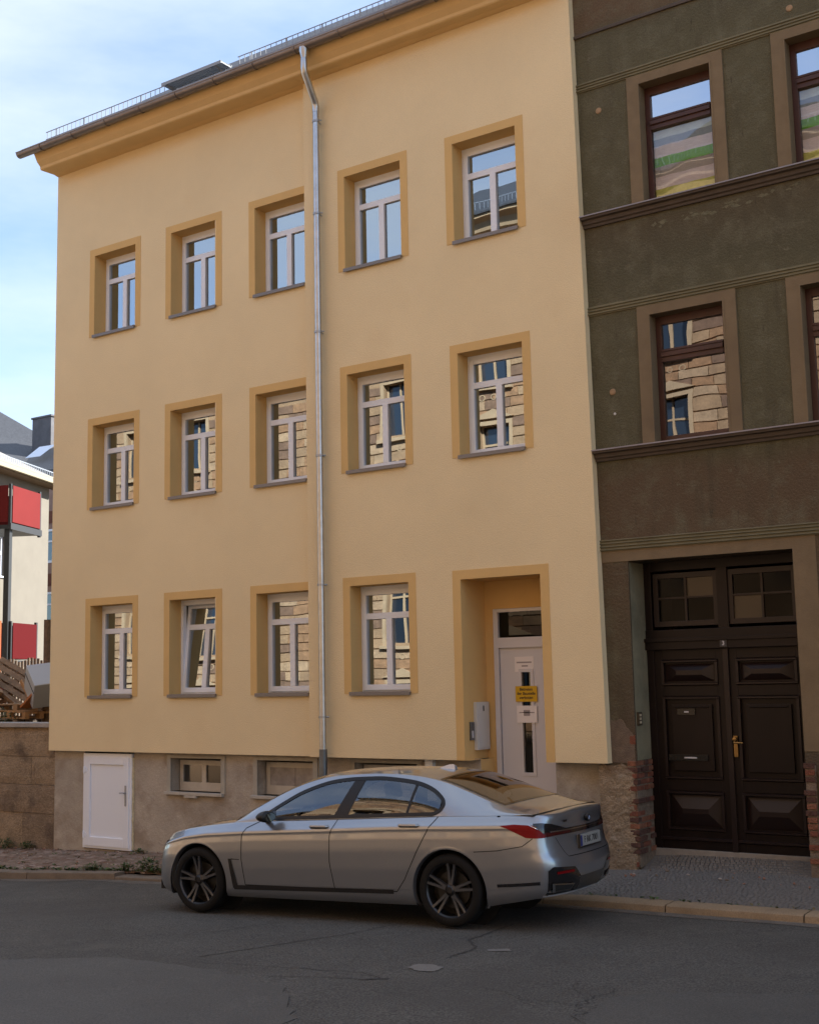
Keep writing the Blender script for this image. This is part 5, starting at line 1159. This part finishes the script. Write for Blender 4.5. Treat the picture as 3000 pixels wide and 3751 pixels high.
def opposite(name, x0, x1, y, zt_, label, wx, nfl, base):
    h = empty(name, ((x0 + x1) / 2, y, base), label, 'building')
    H = []; fl = 3.35
    for k in range(nfl):
        z0 = base + 1.2 + k * fl
        for x in np.arange(x0 + 1.3, x1 - 1.4, wx):
            if z0 + 1.5 < zt_ - .6: H.append((x, x + 1.15, z0, min(z0 + 2.05, zt_ - .75)))
    b = MB(); wall_grid(b, x0, x1, base - 1, zt_, y, H)
    for f_ in range(len(b.f)): b.f[f_] = b.f[f_][::-1]
    for (a, e, z0, z1) in H: reveal(b, a, e, z0, z1, y, y - .25)
    b.quad((x0, y, base - 1), (x0, y, zt_), (x0, y - 11, zt_), (x0, y - 11, base - 1)); b.quad((x1, y, base - 1), (x1, y, zt_), (x1, y - 11, zt_), (x1, y - 11, base - 1)); b.quad((x0, y - 11, base - 1), (x1, y - 11, base - 1), (x1, y - 11, zt_), (x0, y - 11, zt_))
    par(b.build('wall', M_sand, fixn=False), h)
    b = MB(); z = base + .2; rn = random.Random(int(-x0)); row_ = 0
    while z < zt_ - 1.0:                                     # rusticated blocks broken by the windows
        cur = x0; row_ += 1
        for a, e in sorted({(q[0], q[1]) for q in H if q[2] - .02 < z + .30 and q[3] + .02 > z}) + [(x1, x1)]:
            p_ = cur
            while p_ < a - .2:
                q_ = min(p_ + rn.uniform(.55, 1.1), a - .13); b.box(p_ + .012, q_ - .012, y - .01, y + rn.uniform(.03, .055), z + .02, z + .30, rn.choice((0, 0, 1, 1, 2, 3))); p_ = q_
            cur = e + .13
        z += .32
    o = par(b.build('stone_block', [M_sand, M_sandb, M_sandc, M_sandd]), h); o['kind'] = 'stuff'
    for i, (a, e, z0, z1) in enumerate(H):
        b = MB(); b.box(a - .13, a, y, y + .07, z0 - .1, z1 + .13); b.box(e, e + .13, y, y + .07, z0 - .1, z1 + .13); b.box(a, e, y, y + .068, z1, z1 + .13); b.box(a - .2, e + .2, y, y + .17, z0 - .2, z0 - .1)
        b.prism([(a - .2, z1 + .2), (e + .2, z1 + .2), ((a + e) / 2, z1 + .5)], 'y', y, y + .12)
        w = par(b.build('window', M_sandl), h)
        par(MB().box(a, e, y - .24, y - .235, z0, z1).build('pane', M_blueglass), w)
        b = MB(); b.box((a + e) / 2 - .035, (a + e) / 2 + .035, y - .235, y - .19, z0, z1); b.box(a, e, y - .234, y - .191, z1 - .62, z1 - .55); b.box(a, a + .06, y - .235, y - .18, z0, z1); b.box(e - .06, e, y - .235, y - .18, z0, z1)
        par(b.build('casement', M_sandl), w)
        if z0 > base + 2:
            b = MB()
            for k in range(3): b.lathe([(.07, 0), (.10, 0), (.10, .05), (.07, .05)], 12, 'y', (a + .2 + k * .38, y, z0 - .42))
            par(b.build('balustrade_ring', M_sandl), w)
    b = MB(); b.prism([(y, zt_ - .5), (y + .15, zt_ - .45), (y + .25, zt_ - .2), (y + .5, zt_ - .1), (y + .5, zt_), (y, zt_)], 'x', x0, x1)
    par(b.build('cornice', M_sandl), h)
    b = MB(); b.prism([(y + .58, zt_), (y + .58, zt_ + .06), (y - 3.0, zt_ + 2.4), (y - 8, zt_ + 2.6), (y - 11, zt_)], 'x', x0 - .2, x1 + .2); par(b.build('roof', M_slate), h)
    b = MB(); x = x0
    while x < x1: b.box(x, x + .02, y + .2, y + .21, zt_ + .25, zt_ + .55); x += .14
    b.box(x0, x1, y + .2, y + .21, zt_ + .53, zt_ + .56); par(b.build('snow_guard', M_steel), h)
    return h
opposite('sandstone_house', -21.2, 13.0, -2.7, 14.4, 'tall sandstone apartment house across the street, mirrored in the windows', 2.9, 5, -2.2)
opposite('sandstone_house', -62, -21.3, -2.7, 10.4, 'lower sandstone house across the street, further down the slope', 3.1, 4, -3.4)
b = MB(); X = [-200, -60, -30, -15, 0, 20, 200]
b.add([(x, y, gut(x) + .12) for y in (-2.72, 2.2) for x in X], [(i, i + 1, 8 + i, 7 + i) for i in range(6)]); par(b.build('far_side_paving', M_bed), pave)

# ================================================================== left edge: retaining wall, yard, cream house with red balconies
M_blk = [mat('block_brown_%d' % i, c, .93, var=.2, vscale=4, bump=.3, bscale=30, fine=.25, fscale=40, dirt=[((.10, .07, .05), 2.2, .52, .68, .8), ((.30, .23, .15), 6, .62, .7, .6)]) for i, c in enumerate([(.26, .19, .125), (.22, .16, .105), (.30, .22, .14)])]
rw = empty('retaining_wall', (-20.5, 15.2, -2.9), 'low brown retaining wall of large rough blocks with a pale concrete coping', 'wall')
rnd = random.Random(11)
for j, (z0, z1, offs) in enumerate([(-3.2, -2.262, (-18.97, -20.3, -21.7)), (-2.255, -1.762, (-19.85, -21.4)), (-1.755, -1.262, (-18.75, -20.6, -22.1)), (-1.255, -.745, (-19.75, -21.5))]):
    xs_ = [XL + .02] + list(offs) + [-24.0]
    for k in range(len(xs_) - 1):
        a, e = xs_[k + 1] + .006, xs_[k] - .006; q = MB(); y0 = 15.12 + rnd.uniform(-.008, .008); nx_, nz_ = 6, 4; vs = []
        for jj in range(nz_ + 1):
            for ii in range(nx_ + 1): ed = ii in (0, nx_) or jj in (0, nz_); vs.append((a + (e - a) * ii / nx_, y0 + (.014 if ed else rnd.uniform(-.006, .006)), z0 + (z1 - z0) * jj / nz_))
        q.add(vs, [(jj * (nx_ + 1) + ii, jj * (nx_ + 1) + ii + 1, (jj + 1) * (nx_ + 1) + ii + 1, (jj + 1) * (nx_ + 1) + ii) for jj in range(nz_) for ii in range(nx_)])
        q.box(a, e, y0 + .016, y0 + .28, z0, z1); par(q.build('stone_block', rnd.choice(M_blk), fixn=False), rw)
M_cop = mat('coping_concrete', (.33, .30, .27), .85, var=.15, vscale=6, bump=.08, fine=.12)
for a, e in ((-19.9, XL + .0), (-21.9, -19.91), (-24, -21.91)): par(MB().box(a, e - .005, 15.06, 15.46, -.738, -.655).build('coping_stone', M_cop, bevel=.012), rw)
b = MB(); b.add([(x, y, -.80 + .02 * sin(x * 3 + y) + (y - 15.4) * .006) for y in (15.4, 17, 19, 22, 30, 60) for x in (-60, -40, -30, -26, -24, -22, -20, XL)], [(j * 8 + i, j * 8 + i + 1, (j + 1) * 8 + i + 1, (j + 1) * 8 + i) for j in range(5) for i in range(7)])
tag(b.build('yard_ground', M_soil), kind='structure')
b = MB(); b.quad((-24, 15.2, -3.4), (-24, 60, -3.4), (-24, 60, -.8), (-24, 15.2, -.8)) if False else None
# pallets
M_pal = [mat('pallet_wood', (.33, .20, .10), .8, var=.25, vscale=9, fine=.1), mat('pallet_wood_grey', (.26, .18, .12), .85, var=.25, vscale=9, fine=.1), mat('pallet_wood_orange', (.42, .22, .09), .8, var=.2, vscale=9, fine=.1)]
def pallet(loc, rot, label, m, group=None):
    p = empty('wooden_pallet', loc, label, 'pallet', group); p.rotation_euler = rot
    for i in range(5): sub(MB().box(-.6, .6, -.4 + i * .165, -.4 + i * .165 + .12, .122, .144).build('board', m), p)
    for i in range(3):
        sub(MB().box(-.6, .6, -.4 + i * .34, -.4 + i * .34 + .10, 0, .022).build('board', m), p)
        for j in range(3): sub(MB().box(-.6 + j * .54, -.6 + j * .54 + .12, -.4 + i * .34, -.4 + i * .34 + .10, .022, .10).build('block', m), p)
    for j in range(3): sub(MB().box(-.6 + j * .54, -.6 + j * .54 + .12, -.4, .38, .10, .122).build('board', m), p)
    return p
pg = 'pallets heaped in the yard behind the retaining wall'
pallet((-22.0, 17.2, -.79), (0, 0, .1), 'lowest grey-brown pallet lying flat behind the wall coping', M_pal[1], pg)
pallet((-21.6, 17.25, -.64), (0, .03, -.08), 'orange-brown pallet lying on the lowest pallet', M_pal[2], pg)
pallet((-21.55, 17.30, -.49), (.02, 0, .16), 'topmost flat pallet of the low stack beneath the white box', M_pal[0], pg)
pallet((-22.75, 17.0, -.20), (radians(68), radians(-38), .25), 'pallet propped up on its edge, leaning left of the stack', M_pal[0], pg)
pallet((-22.55, 17.7, .02), (radians(55), radians(30), .5), 'dark pallet leaning behind the propped one', M_pal[1], pg)
rnd = random.Random(31)
for k in range(9):
    c_ = (-23.1 + rnd.random() * 1.7, 16.7 + rnd.random() * .9, -.55 + rnd.random() * .55); d_ = Vector((rnd.uniform(-1, 1), rnd.uniform(-.5, .5), rnd.uniform(-.8, .8))).normalized(); a_ = d_.cross(Vector((0, 1, .2))).normalized(); b_ = d_.cross(a_)
    tag(MB().obox(c_, (d_, a_, b_), (rnd.uniform(.25, .5), .045, .011)).build('plank', rnd.choice(M_pal)), 'loose wooden plank in the jumbled heap among the pallets', 'plank', 'loose planks among the pallets')
wb = empty('white_box', (-21.0, 17.2, -.33), 'large white appliance box tipped over on the pallets', 'box'); wb.rotation_euler = (.15, radians(38), -.35)
M_wbox = mat('box_white', (.42, .43, .45), .5, fine=.05); sub(MB().box(-.34, .34, -.3, .3, .15, .75).build('case', M_wbox, bevel=.02), wb)
sub(MB().box(-.345, .345, -.31, -.30, .55, .56).build('seam', M_black), wb)
ob = tag(MB().obox((-20.86, 17.0, -.24), ((.8, 0, .6), (0, 1, 0), (-.6, 0, .8)), (.30, .28, .02)).build('wooden_board', mat('orange_board', (.46, .16, .05), .7, var=.15, vscale=8)), 'orange wooden board leaning under the white box', 'board')
rdx = empty('tarpaulin', (-22.7, 17.0, -.5), 'crumpled dark red tarpaulin at the left end of the pallets', 'tarpaulin')
M_tarp = mat('tarp_red', (.22, .02, .03), .5, var=.3, vscale=8, bump=.2, bscale=8); rnd = random.Random(5)
b = MB(); vs = [(-23.2 + .09 * i, 16.9 + .07 * j, -.42 + .10 * sin(i * 1.7) * cos(j * 1.3) + rnd.uniform(-.03, .03)) for j in range(8) for i in range(10)]
b.add(vs, [(j * 10 + i, j * 10 + i + 1, (j + 1) * 10 + i + 1, (j + 1) * 10 + i) for j in range(7) for i in range(9)]); par(b.build('cloth', M_tarp, smooth=True), rdx)
rr_ = tag(MB().box(-23.3, -22.55, 17.6, 17.9, -.1, .02).build('red_lid', mat('lid_red', (.42, .03, .03), .45)), 'flat bright red lid lying left of the leaning pallet', 'lid')
# posts and picket fence
M_post = mat('weathered_post', (.16, .10, .06), .85, var=.3, vscale=12, bump=.1)
tag(MB().box(-21.18, -21.07, 17.35, 17.46, -.8, 1.38).build('fence_post', M_post, bevel=.01), 'thin weathered wooden post right of the lower red balcony', 'post')
tag(MB().box(-24.05, -23.86, 18.2, 18.35, -.8, 1.50).build('rusty_post', mat('rust_slab', (.30, .085, .025), .85, var=.3, vscale=6)), 'rust-orange broad post at the left picture edge', 'post')
fe = empty('picket_fence', (-24, 19.4, -.8), 'grey-brown picket fence behind the pallets', 'fence')
rnd = random.Random(2); M_pick = [mat('picket_a', (.20, .15, .11), .9, var=.3, vscale=10), mat('picket_b', (.13, .09, .065), .9, var=.3, vscale=10)]
x = -26.2
while x < -22.6: par(MB().box(x, x + .075, 19.4, 19.42, -.8, .62 + rnd.uniform(-.06, .05)).build('picket', rnd.choice(M_pick)), fe); x += .115
par(MB().box(-26.2, -22.6, 19.425, 19.46, .25, .33).build('rail', M_pick[1]), fe)
# house with balconies: local frame s along the wall, y = -outward
Ph = Vector((-28.744, 21.944, 0)); dh = Vector((-.42495, .90522, 0)); nh = Vector((.90522, .42495, 0))
ch = empty('balcony_house', Ph, 'bright cream plastered house with red balconies beyond the yard', 'building')
ch.matrix_world = Matrix(((dh.x, -nh.x, 0, Ph.x), (dh.y, -nh.y, 0, Ph.y), (0, 0, 1, 0), (0, 0, 0, 1)))
M_cw = mat('pale_cream_render', (.16, .147, .122), .9, var=.06, vscale=2, bump=.05, dirt=[((.15, .135, .11), 1.8, .58, .70, .7)])
Hh = [(-1.2, .5, 3.04, 4.2), (-4.6, -3.2, 3.04, 4.2), (-7.6, -6.2, 3.04, 4.2), (-4.6, -3.2, .2, 1.5)]
b = MB(); wall_grid(b, -10, 3.08, -1.2, 5.95, 0, Hh)
for q in Hh: reveal(b, *q, 0, .18)
b.quad((3.08, 0, -1.2), (3.08, 0, 5.95), (3.08, 9, 5.95), (3.08, 9, -1.2)); b.quad((-10, 0, -1.2), (-10, 9, -1.2), (-10, 9, 5.95), (-10, 0, 5.95)); b.quad((-10, 9, -1.2), (3.08, 9, -1.2), (3.08, 9, 5.95), (-10, 9, 5.95))
sub(b.build('wall', M_cw, fixn=False), ch)
for (a, e, z0, z1) in Hh:
    b = MB(); b.box(a, a + .07, .13, .19, z0, z1); b.box(e - .09, e, .13, .19, z0, z1); b.box(a, e, .135, .19, z0, z0 + .08); b.box(a, e, .135, .19, z1 - .08, z1); b.box(a, e, .132, .188, z0 + .62, z0 + .70); b.box(a - .05, e + .05, -.05, .1, z0 - .04, z0)
    w = sub(b.build('window', M_white), ch); sub(MB().quad((a, .17, z0), (e, .17, z0), (e, .17, z1), (a, .17, z1)).build('pane', mat('window_dark', (.03, .04, .035), .06, spec=1.0)), w)
M_ec = mat('eave_cream', (.30, .275, .20), .8); M_tl = mat('pale_roof_tiles', (.21, .20, .19), .8, var=.3, vscale=14, bump=.1)
b = MB(); b.box(-10.3, 3.3, -.42, .0, 5.90, 5.98); sub(b.build('soffit', mat('soffit_brown', (.14, .10, .06), .8)), ch)
sub(MB().box(-10.3, 3.3, -.52, -.42, 5.93, 6.06).build('gutter', M_ec, bevel=.02), ch); sub(MB().box(-10.3, 3.3, -.44, -.40, 6.09, 6.14).build('fascia', M_ec), ch)
rf = sub(MB().prism([(-.42, 6.02), (-.42, 6.08), (3.4, 8.0), (9.2, 6.0), (9.2, 5.95)], 'x', -10.4, 3.4).build('roof', M_tl), ch)
b = MB(); x = -10.2
while x < 3.3: b.box(x, x + .02, -.15, -.14, 6.2, 6.40); x += .12
b.box(-10.2, 3.3, -.15, -.14, 6.37, 6.40); b.box(-10.2, 3.3, -.15, -.14, 6.2, 6.22); sub(b.build('snow_guard', M_steel), rf)
M_bal = mat('balcony_red', (.15, .014, .013), .6, spec=.12, var=.06, vscale=1.5); M_bal_shade = mat('balcony_deep_red', (.075, .003, .004), .6, spec=.08)  # darker red on the lower front panel: its shade put into the colour
M_bfr = mat('balcony_black', (.018, .02, .022), .5)
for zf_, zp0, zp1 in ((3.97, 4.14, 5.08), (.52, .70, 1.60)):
    s0, s1, o_ = -2.70, -1.02, -1.72
    if zf_ < 1: s0, s1 = -2.55, -1.10
    b = MB(); b.box(s0, s1, o_, 0, zf_, zf_ + .10); b.box(s0 - .03, s1 + .03, o_ - .03, o_ + .05, zf_ - .02, zf_ + .14); b.box(s0, s0 + .06, o_, o_ + .06, zf_, zp1 + .04); b.box(s1 - .06, s1 + .02, o_, o_ + .06, zf_ - .05, zp1 + .06); b.box(s0 - .02, s0 + .04, -.08, 0, zf_, zp1)
    bal = sub(b.build('balcony', M_bfr), ch)
    sub(MB().box(s0 + .07, s1 - .07, o_ - .02, o_ - .005, zp0, zp1).build('panel', M_bal if zf_ > 1 else M_bal_shade), bal); sub(MB().box(s0 - .02, s0 - .005, o_ + .07, -.1, zp0, zp1).build('panel', M_bal), bal); sub(MB().box(s1 + .022, s1 + .035, o_ + .07, -.1, zp0, zp1).build('panel', M_bal), bal)
sub(MB().box(-2.62, -2.47, -1.66, -1.52, -1.2, 3.97).build('balcony_post', M_bfr), ch)
# brick house and slate roofs further back
bh = empty('brick_house', (-35, 28, -1), 'rose and brown brick house glimpsed between the cream houses', 'building')
M_rb = mat('rose_brick', (.30, .20, .16), .9, var=.2, vscale=3); M_rbd = mat('brown_brick_panel', (.16, .06, .035), .9, var=.2, vscale=8)
Hb = [(x, x + 1.1, z0, z0 + 1.15) for x in (-36.6, -34.35, -31.6) for z0 in (.0, 2.0, 4.14)]
b = MB(); wall_grid(b, -39, -29.5, -1.5, 6.7, 28, Hb); b.quad((-29.5, 28, -1.5), (-29.5, 36, -1.5), (-29.5, 36, 6.7), (-29.5, 28, 6.7)); par(b.build('wall', M_rb, fixn=False), bh)
for (a, e, z0, z1) in Hb:
    b = MB(); b.box(a, a + .08, 28.0, 28.08, z0, z1); b.box(e - .08, e, 28.0, 28.08, z0, z1); b.box(a, e, 28.002, 28.08, z1 - .08, z1); b.box(a, e, 28.002, 28.08, z0, z0 + .08); b.box(a, e, 28.004, 28.07, z0 + .7, z0 + .76); w = par(b.build('window', M_white), bh)
    par(MB().quad((a, 28.06, z0), (e, 28.06, z0), (e, 28.06, z1), (a, 28.06, z1)).build('pane', MATS['window_dark']), w); par(MB().box(a - .05, e + .05, 27.985, 28.0, z1 + .2, z1 + .62).build('brick_panel', M_rbd), bh)
sh = empty('slate_roofed_house', (-45, 37, 0), 'house with dark slate roofs, roof windows and a grey chimney far behind', 'building')
b = MB(); b.box(-56, -45.5, 35.2, 44, -1, 9.2); b.box(-45.4, -38, 35, 44, -1, 9.1); par(b.build('wall', M_cw), sh)
b = MB(); b.add([(-52, 34.5, 12.8), (-44.3, 34.5, 9.25), (-45.9, 39, 10.9), (-52, 39, 14.0)], [(0, 1, 2, 3)]); b.add([(-52, 34.5, 12.6), (-44.3, 34.5, 9.05), (-44.3, 34.5, 9.25), (-52, 34.5, 12.8)], [(0, 1, 2, 3)])
b.add([(-46.6, 34.6, 9.2), (-38, 34.6, 9.0), (-38, 38, 11.05), (-46.8, 38, 11.25)], [(0, 1, 2, 3)]); b.add([(-46.6, 34.6, 8.9), (-38, 34.6, 8.7), (-38, 34.6, 9.0), (-46.6, 34.6, 9.2)], [(0, 1, 2, 3)])
rf2 = par(b.build('roof', M_slate, fixn=False), sh)
par(MB().prism([(-52, 12.45), (-44.2, 8.95), (-44.2, 9.12), (-52, 12.65)], 'y', 34.35, 34.5).build('verge_board', mat('verge_cream', (.50, .46, .40), .8)), sh)
par(MB().add([(-44.9, 35.6, 10.05), (-43.9, 35.6, 10.02), (-43.6, 36.2, 10.6), (-44.7, 36.2, 10.62)], [(0, 1, 2, 3)]).build('roof_window', M_white, fixn=False), rf2)
par(MB().box(-46.45, -45.15, 37.2, 38.4, 9.6, 12.25).box(-46.5, -45.1, 37.15, 38.45, 12.25, 12.33).build('chimney', mat('chimney_slate', (.10, .10, .11), .7, var=.2, vscale=3)), rf2)
# ------------------------------------------------------------------ weeds and grit
M_leaf = [mat('leaf_green', (.060, .105, .022), .6, var=.3, vscale=30), mat('leaf_dark', (.032, .062, .016), .6, var=.3, vscale=30), mat('leaf_dry', (.14, .11, .04), .8, var=.3, vscale=30)]
def leaves(b, c, n, r, h, rnd, mats=(0, 0, 1, 1, 2)):
    for _ in range(n):
        a = rnd.uniform(0, 2 * pi); q = rnd.random() ** .6 * r; base = Vector((c[0] + q * cos(a), c[1] + q * sin(a) * .6, c[2] + rnd.random() * h * (1 - q / r * .5)))
        d = Vector((cos(a), sin(a), rnd.uniform(.1, 1.3))).normalized(); L_ = rnd.uniform(.03, .065); w = L_ * rnd.uniform(.25, .45); s_ = d.cross(Vector((0, 0, 1))).normalized()
        b.add([base, base + d * L_ * .5 + s_ * w, base + d * L_ + Vector((0, 0, -.01)), base + d * L_ * .5 - s_ * w], [(0, 1, 2, 3)], rnd.choice(mats))
def weed(x, y, n, r, h, label, seed, zoff=0):
    rnd = random.Random(seed); z = swz(x) + zoff; e = empty('weed', (x, y, z), label, 'weed', 'weeds growing in the pavement joints'); b = MB(); leaves(b, (x, y, z), n, r, h, rnd)
    par(b.build('foliage', M_leaf, fixn=False), e); b = MB()
    for k in range(6): a = rnd.uniform(0, 6.28); b.tube([(x, y, z - .01), (x + cos(a) * r * .5, y + sin(a) * r * .3, z + h)], .003, 4)
    par(b.build('stem', M_leaf[1]), e)
weed(-13.42, 12.92, 260, .21, .22, 'tallest leafy green weed at the kerb, next to the car front', 1)
weed(-12.95, 12.98, 180, .18, .13, 'low bushy weed between the tallest weed and the car', 2)
weed(-13.85, 12.90, 110, .13, .13, 'yellow-green weed just left of the tallest one', 3)
weed(-14.60, 12.93, 130, .17, .10, 'small weed at the kerb in front of the white cellar door', 4)
weed(-19.25, 14.98, 170, .22, .20, 'dark weed at the foot of the block wall, far left', 5)
weed(-18.65, 15.0, 120, .16, .15, 'dark weed at the foot of the block wall near the house corner', 6)
weed(-15.75, 14.95, 70, .12, .07, 'sparse weed beside the foot of the white cellar door', 7)
rnd = random.Random(77); b = MB()
for k in range(150):
    x = rnd.uniform(-21, -12.2); y = KY + .24 + abs(rnd.gauss(0, .09)); leaves(b, (x, y, swz(x)), rnd.randint(5, 18), rnd.uniform(.03, .09), .03, rnd)
for k in range(40): x = rnd.uniform(-22, -13); leaves(b, (x, rnd.uniform(13.3, 15), swz(x)), rnd.randint(3, 9), .05, .02, rnd, (0, 1, 2, 2))
for k in range(26): x = rnd.uniform(-7, -2); leaves(b, (x, KY + .285, swz(x)), rnd.randint(2, 8), .04, .015, rnd, (0, 1, 2))
tag(b.build('joint_weeds', M_leaf, fixn=False), 'low weeds and moss along the kerb and in the joints', 'weeds', kind='stuff')
b = MB()
for k in range(420):
    if rnd.random() < .94: x = rnd.uniform(-22, -10); y = rnd.choice((rnd.uniform(12.9, 15.05), 15.06 - abs(rnd.gauss(0, .08))))
    else: x = rnd.uniform(-7.1, -3.5); y = rnd.uniform(14.2, 15.0)
    s_ = rnd.uniform(.008, .03); z = swz(x) + s_ * .5; v = [(x + rnd.uniform(.5, 1.2) * s_ * dx, y + rnd.uniform(.5, 1.2) * s_ * dy, z + rnd.uniform(.4, 1) * s_ * dz) for dx, dy, dz in ((1, 0, 0), (0, 1, 0), (-1, 0, 0), (0, -1, 0), (0, 0, 1), (0, 0, -1))]
    b.add(v, [(0, 1, 4), (1, 2, 4), (2, 3, 4), (3, 0, 4), (1, 0, 5), (2, 1, 5), (3, 2, 5), (0, 3, 5)], rnd.choice((0, 1, 2)))
tag(b.build('rubble', [mat('rubble_pale', (.36, .30, .25), .9), mat('rubble_brown', (.20, .14, .10), .9), mat('rubble_rose', (.30, .15, .10), .9)], fixn=False), 'loose gravel and plaster crumbs on the pavement', 'rubble', kind='stuff')
b = MB(); leaves(b, (-21.0, 16.2, -.78), 330, .45, .42, random.Random(9)); e = empty('shrub', (-21.0, 16.2, -.8), 'green shrub peeking over the coping beside the house corner', 'shrub'); par(b.build('foliage', M_leaf, fixn=False), e)
for v in e.children: v.scale = (1, 1, 1)
